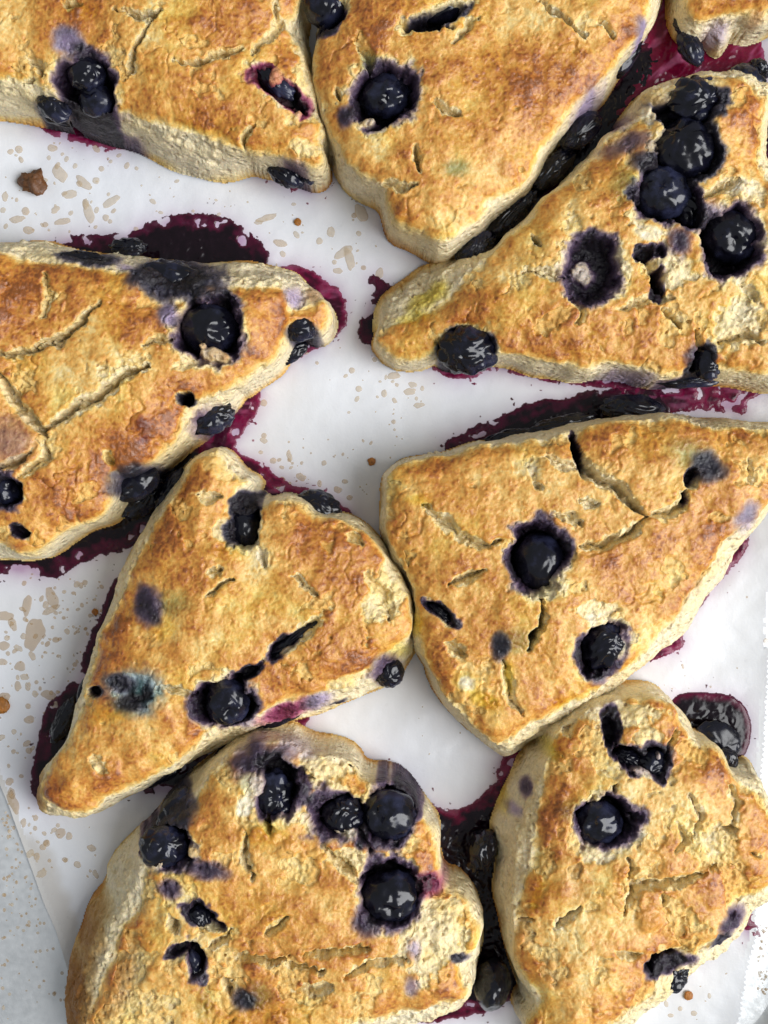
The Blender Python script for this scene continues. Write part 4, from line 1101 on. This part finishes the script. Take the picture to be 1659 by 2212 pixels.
# fine border strip: same sheet, denser grid only along the edge that can be seen
def border(rect):
    ax0, ay0, ax1, ay1 = rect
    c = 0.13
    X, Y = np.meshgrid(np.arange(ax0, ax1, c), np.arange(ay0, ay1, c))
    d = fast_sdf(PO, ax0, ay0, ax1, ay1, 0.13, X, Y)
    u, F = grid_faces((d > 0) & (d < 2.2))
    z = paper_height(X, Y) - 0.004 + 0.010 * (1 - sstep(0, 0.6, d))
    col = np.empty(X.shape + (3,)); col[:] = (0.72, 0.74, 0.78)
    return np.stack([X[u], Y[u], z[u]], 1), F, col[u]
a = W('F', [(1560, 1400)])[0]; b = W('F', [(1690, 2330)])[0]
v1, f1, c1 = border((a[0], b[1], b[0], a[1]))
link("torn_edge", build_mesh("torn_edge", v1, f1, M_PAPER, c1), sheet)
a = W('F', [(-60, 1560)])[0]; b = W('F', [(240, 2330)])[0]
v1, f1, c1 = border((a[0], b[1], b[0], a[1]))
link("cut_edge", build_mesh("cut_edge", v1, f1, M_PAPER, np.repeat([[0.60, 0.59, 0.57]], len(v1), 0)), sheet)


# ---------------------------------------------------------------- crumbs, drops and grease spots
def lump_mesh(name, r, seed, col, flat=0.7):
    n, mr = 28, 18
    th = np.linspace(0, math.pi, mr + 1)[1:-1]; ph = np.arange(n) / n * 2 * math.pi
    TH, PH = np.meshgrid(th, ph, indexing='ij')
    D = np.stack([np.sin(TH) * np.cos(PH), np.sin(TH) * np.sin(PH), np.cos(TH)], -1).reshape(-1, 3)
    D = np.vstack([D, [[0, 0, 1], [0, 0, -1]]]); x, y, z = D.T
    rr = 1 + (0.85 if r > 2 else 0.4) * fbm(x, y, z, 0.8, 3, seed) + 0.25 * (billow(x, y, z, 0.45, 2, seed + 1) - 0.3)
    V = D * rr[:, None] * np.array((r, r, r * flat)); V[:, 2] -= V[:, 2].min()
    R = mr - 1; F = []
    for i in range(R - 1):
        for j in range(n):
            k = (j + 1) % n
            F.append((i * n + j, (i + 1) * n + j, (i + 1) * n + k, i * n + k))
    T = [(R * n, j, (j + 1) % n) for j in range(n)] + [(R * n + 1, (R - 1) * n + (j + 1) % n, (R - 1) * n + j) for j in range(n)]
    t = np.clip(0.5 + 0.9 * fbm(x, y, z, 0.7, 3, seed + 5), 0, 1)[:, None]
    C = np.array(col) * (1 - t) + np.array(col) * np.array((2.1, 2.0, 1.7)) * t
    return build_mesh(name, V, F, M_DOUGH, C, np.full(len(V), 0.5), F3=T)


c = W('F', [(75, 397)])[0]
o = link("crumb", lump_mesh("crumb", 2.7, 507, (0.085, 0.036, 0.014), 0.42), None, (c[0] / 1000, c[1] / 1000, -0.0002))
tag(o, "dark brown baked crumb lying on bare white paper", "crumb")
for vx, vy, r, lab in [(803, 997, 0.85, "small amber butter drop alone on white paper between two scones"),
                       (643, 480, 0.8, "small brown butter drop below the crumb side scone's ragged corner"),
                       (1487, 2150, 1.0, "small amber butter drop below the rounded scone's wrinkled berry"),
                       (4, 1524, 1.8, "large amber butter drop beside tan grease spots on the paper"),
                       (205, 1322, 0.7, "small rust coloured butter drop beside the narrow tipped scone")]:
    c = W('F', [(vx, vy)])[0]
    o = link("butter_drop", lump_mesh("butter_drop", r, int(vx), (0.22, 0.085, 0.010), 0.3), None, (c[0] / 1000, c[1] / 1000, -0.0002))
    tag(o, lab, "drop", "butter drops")

SV, SF, SC = [], [], []


def spot(vx, vy, rx, ry, rot, shade, seed, z=None):
    c = W('F', [(vx, vy)])[0]
    n = 20 if max(rx, ry) < 12 else 36
    a = np.arange(n) / n * 2 * math.pi
    rr = 1 + (0.42 if max(rx, ry) > 9 else 0.22) * fbm(np.cos(a) * 1.0, np.sin(a) * 1.0, np.zeros(n) + seed * 1.7, 1.1, 2, 601)
    ca, sa = math.cos(rot), math.sin(rot)
    base = sum(len(v) for v in SV)
    px = rx * 0.1 * rr * np.cos(a); py = ry * 0.1 * rr * np.sin(a)
    ex = c[0] + px * ca - py * sa; ey = c[1] + px * sa + py * ca
    h = min(0.16, 0.02 * min(rx, ry) * 0.6)
    V = []
    ph = paper_height(np.array([c[0]]), np.array([c[1]]))[0] if z is None else z
    for f, hz in ((1.0, 0.008), (0.82, h * 0.75), (0.5, h)):
        V.append(np.stack([c[0] + (ex - c[0]) * f, c[1] + (ey - c[1]) * f, np.full(n, ph + hz + 0.012)], 1))
    V.append(np.array([[c[0], c[1], ph + h * 1.02 + 0.012]]))
    SV.append(np.vstack(V))
    for k in range(2):
        for i in range(n):
            j = (i + 1) % n
            SF.append((base + k * n + i, base + k * n + j, base + (k + 1) * n + j, base + (k + 1) * n + i))
    for i in range(n):
        j = (i + 1) % n
        SF.append((base + 2 * n + i, base + 2 * n + j, base + 3 * n, base + 3 * n))
    t = shade
    col = np.array((0.72, 0.63, 0.48)) * (1 - t) + np.array((0.50, 0.28, 0.07)) * t
    cc = np.repeat(col[None], 3 * n + 1, 0)
    cc[:n] = col * 0.8 + np.array((0.42, 0.30, 0.18)) * 0.2
    SC.append(cc)


BIG = [(73, 1370, 24, 42, -0.3, .75), (58, 1306, 12, 26, -0.2, .7), (112, 1292, 14, 30, 0.35, .6), (108, 1318, 24, 9, 0.5, .55), (10, 1330, 22, 12, 0, .7), (28, 1350, 10, 18, .3, .6), (10, 1395, 13, 12, 0, .7), (4, 1430, 14, 8, 0, .6), (42, 1440, 14, 13, 0, .65),
       (38, 1483, 9, 13, 0, .6), (60, 1482, 8, 11, 0, .5), (104, 1502, 20, 12, -.3, .6), (8, 1508, 18, 12, .2, .8), (62, 1555, 13, 10, 0, .6), (95, 1592, 11, 12, 0, .5), (60, 1526, 7, 7, 0, .6), (62, 1622, 9, 8, 0, .6), (95, 1640, 10, 8, 0, .45), (28, 1735, 12, 30, .35, .7), (20, 1688, 10, 12, 0, .6), (50, 1778, 7, 12, 0, .5),
       (100, 1822, 9, 9, 0, .6), (130, 1800, 12, 14, -.7, .6), (92, 1830, 9, 9, 0, .5), (140, 1858, 8, 7, 0, .5), (75, 1790, 6, 7, 0, .5),
       (40, 322, 10, 10, 0, .4), (128, 375, 16, 24, .5, .35), (180, 395, 24, 12, -.6, .35), (55, 456, 11, 10, 0, .55), (62, 497, 15, 10, 0, .45), (38, 473, 20, 9, .2, .4), (97, 485, 8, 7, 0, .55), (190, 455, 11, 30, .35, .3), (135, 478, 20, 9, .2, .4), (240, 435, 26, 10, .6, .25), (228, 470, 9, 9, 0, .35), (10, 425, 8, 12, 0, .35), (150, 420, 20, 10, .3, .3), (185, 440, 8, 16, 0, .3),
       (575, 470, 26, 8, .3, .4), (605, 525, 18, 9, -.2, .5), (558, 480, 12, 6, 0, .3), (740, 545, 24, 12, .6, .3), (755, 560, 12, 30, .2, .3), (715, 500, 10, 16, 0, .25), (690, 520, 9, 9, 0, .3), (785, 578, 7, 6, 0, .7), (765, 465, 7, 7, 0, .5), (780, 460, 14, 24, .4, .25), (820, 590, 10, 14, 0, .25), (730, 585, 12, 8, 0, .3),
       (850, 812, 16, 10, .2, .35), (885, 845, 16, 9, .1, .35), (830, 850, 8, 10, 0, .35), (760, 800, 8, 8, 0, .4), (775, 840, 9, 8, 0, .3), (570, 870, 9, 9, 0, .45), (590, 995, 9, 8, 0, .5), (625, 985, 7, 18, .2, .45), (650, 1030, 14, 9, -.4, .5), (730, 1058, 11, 8, 0, .6), (755, 1075, 8, 7, 0, .55), (745, 1040, 8, 6, 0, .5), (700, 1000, 7, 7, 0, .35), (690, 1045, 6, 9, 0, .5), (600, 1050, 6, 8, 0, .4), (850, 911, 6, 6, 0, .6), (905, 875, 14, 7, .2, .25),
       (1655, 1385, 7, 7, 0, .7), (1614, 1290, 3, 3, 0, .7), (1620, 1840, 4, 10, 0, .5), (1500, 2190, 8, 7, 0, .4), (1470, 2180, 6, 6, 0, .35), (1450, 2195, 8, 5, 0, .3)]
for i, (vx, vy, rx, ry, rot, sh) in enumerate(BIG):
    spot(vx, vy, rx * 0.85, ry * 0.85, rot, sh, i)
R = random.Random(5)
for (ax, ay, bx, by, n, sc, sh) in [(0, 280, 330, 500, 60, 5, .3), (330, 380, 560, 470, 16, 4, .2), (560, 430, 820, 600, 24, 4, .3), (0, 1240, 230, 1560, 110, 4.5, .5), (110, 1250, 220, 1420, 50, 4, .55), (0, 1560, 90, 1800, 26, 5, .45), (60, 1780, 210, 1900, 26, 5, .35), (560, 930, 800, 1080, 34, 4, .4),
                                    (740, 760, 960, 900, 26, 4, .25), (560, 620, 800, 900, 12, 3, .3), (790, 900, 900, 1000, 8, 3, .3), (900, 1500, 1060, 1640, 10, 2, .25), (1400, 1420, 1640, 1500, 8, 2, .3), (1300, 2100, 1600, 2210, 14, 3, .3)]:
    for k in range(n):
        r = sc * (0.35 + R.random() ** 2 * 1.3)
        spot(R.uniform(ax, bx), R.uniform(ay, by), r, r * R.uniform(0.6, 1.7), R.uniform(0, 3), min(1, sh * R.uniform(0.5, 1.6)), R.randint(0, 9999))
sf = np.array(SF)
quad = sf[sf[:, 2] != sf[:, 3]]; tri = sf[sf[:, 2] == sf[:, 3]][:, :3]
o = link("grease_spots", build_mesh("grease_spots", np.vstack(SV), quad, M_SPOT, np.vstack(SC), F3=tri))
tag(o, "tan baked grease spots spattered over the white paper", "grease spots", None, "stuff")

SV, SF, SC = [], [], []
for k in range(150):          # beads of fat on the bare metal
    r = R.uniform(1.2, 4.0)
    if k < 110:
        vy = R.uniform(1760, 2205); vx = R.uniform(0, max(4, (vy - 1715) * 0.36))
    else:
        vx = R.uniform(1612, 1660); vy = R.uniform(2000, 2160)
        if vx < 1640: vx = R.uniform(1640, 1660)
    spot(vx, vy, r, r * R.uniform(0.8, 1.3), 0, R.uniform(0.2, 1.0), k, z=-1.1)
sf = np.array(SF)
quad = sf[sf[:, 2] != sf[:, 3]]; tri = sf[sf[:, 2] == sf[:, 3]][:, :3]
o = link("fat_droplets", build_mesh("fat_droplets", np.vstack(SV), quad, M_SPOT, np.vstack(SC), F3=tri))
tag(o, "tiny fat droplets beaded on the bare aluminium tray", "droplets", None, "stuff")
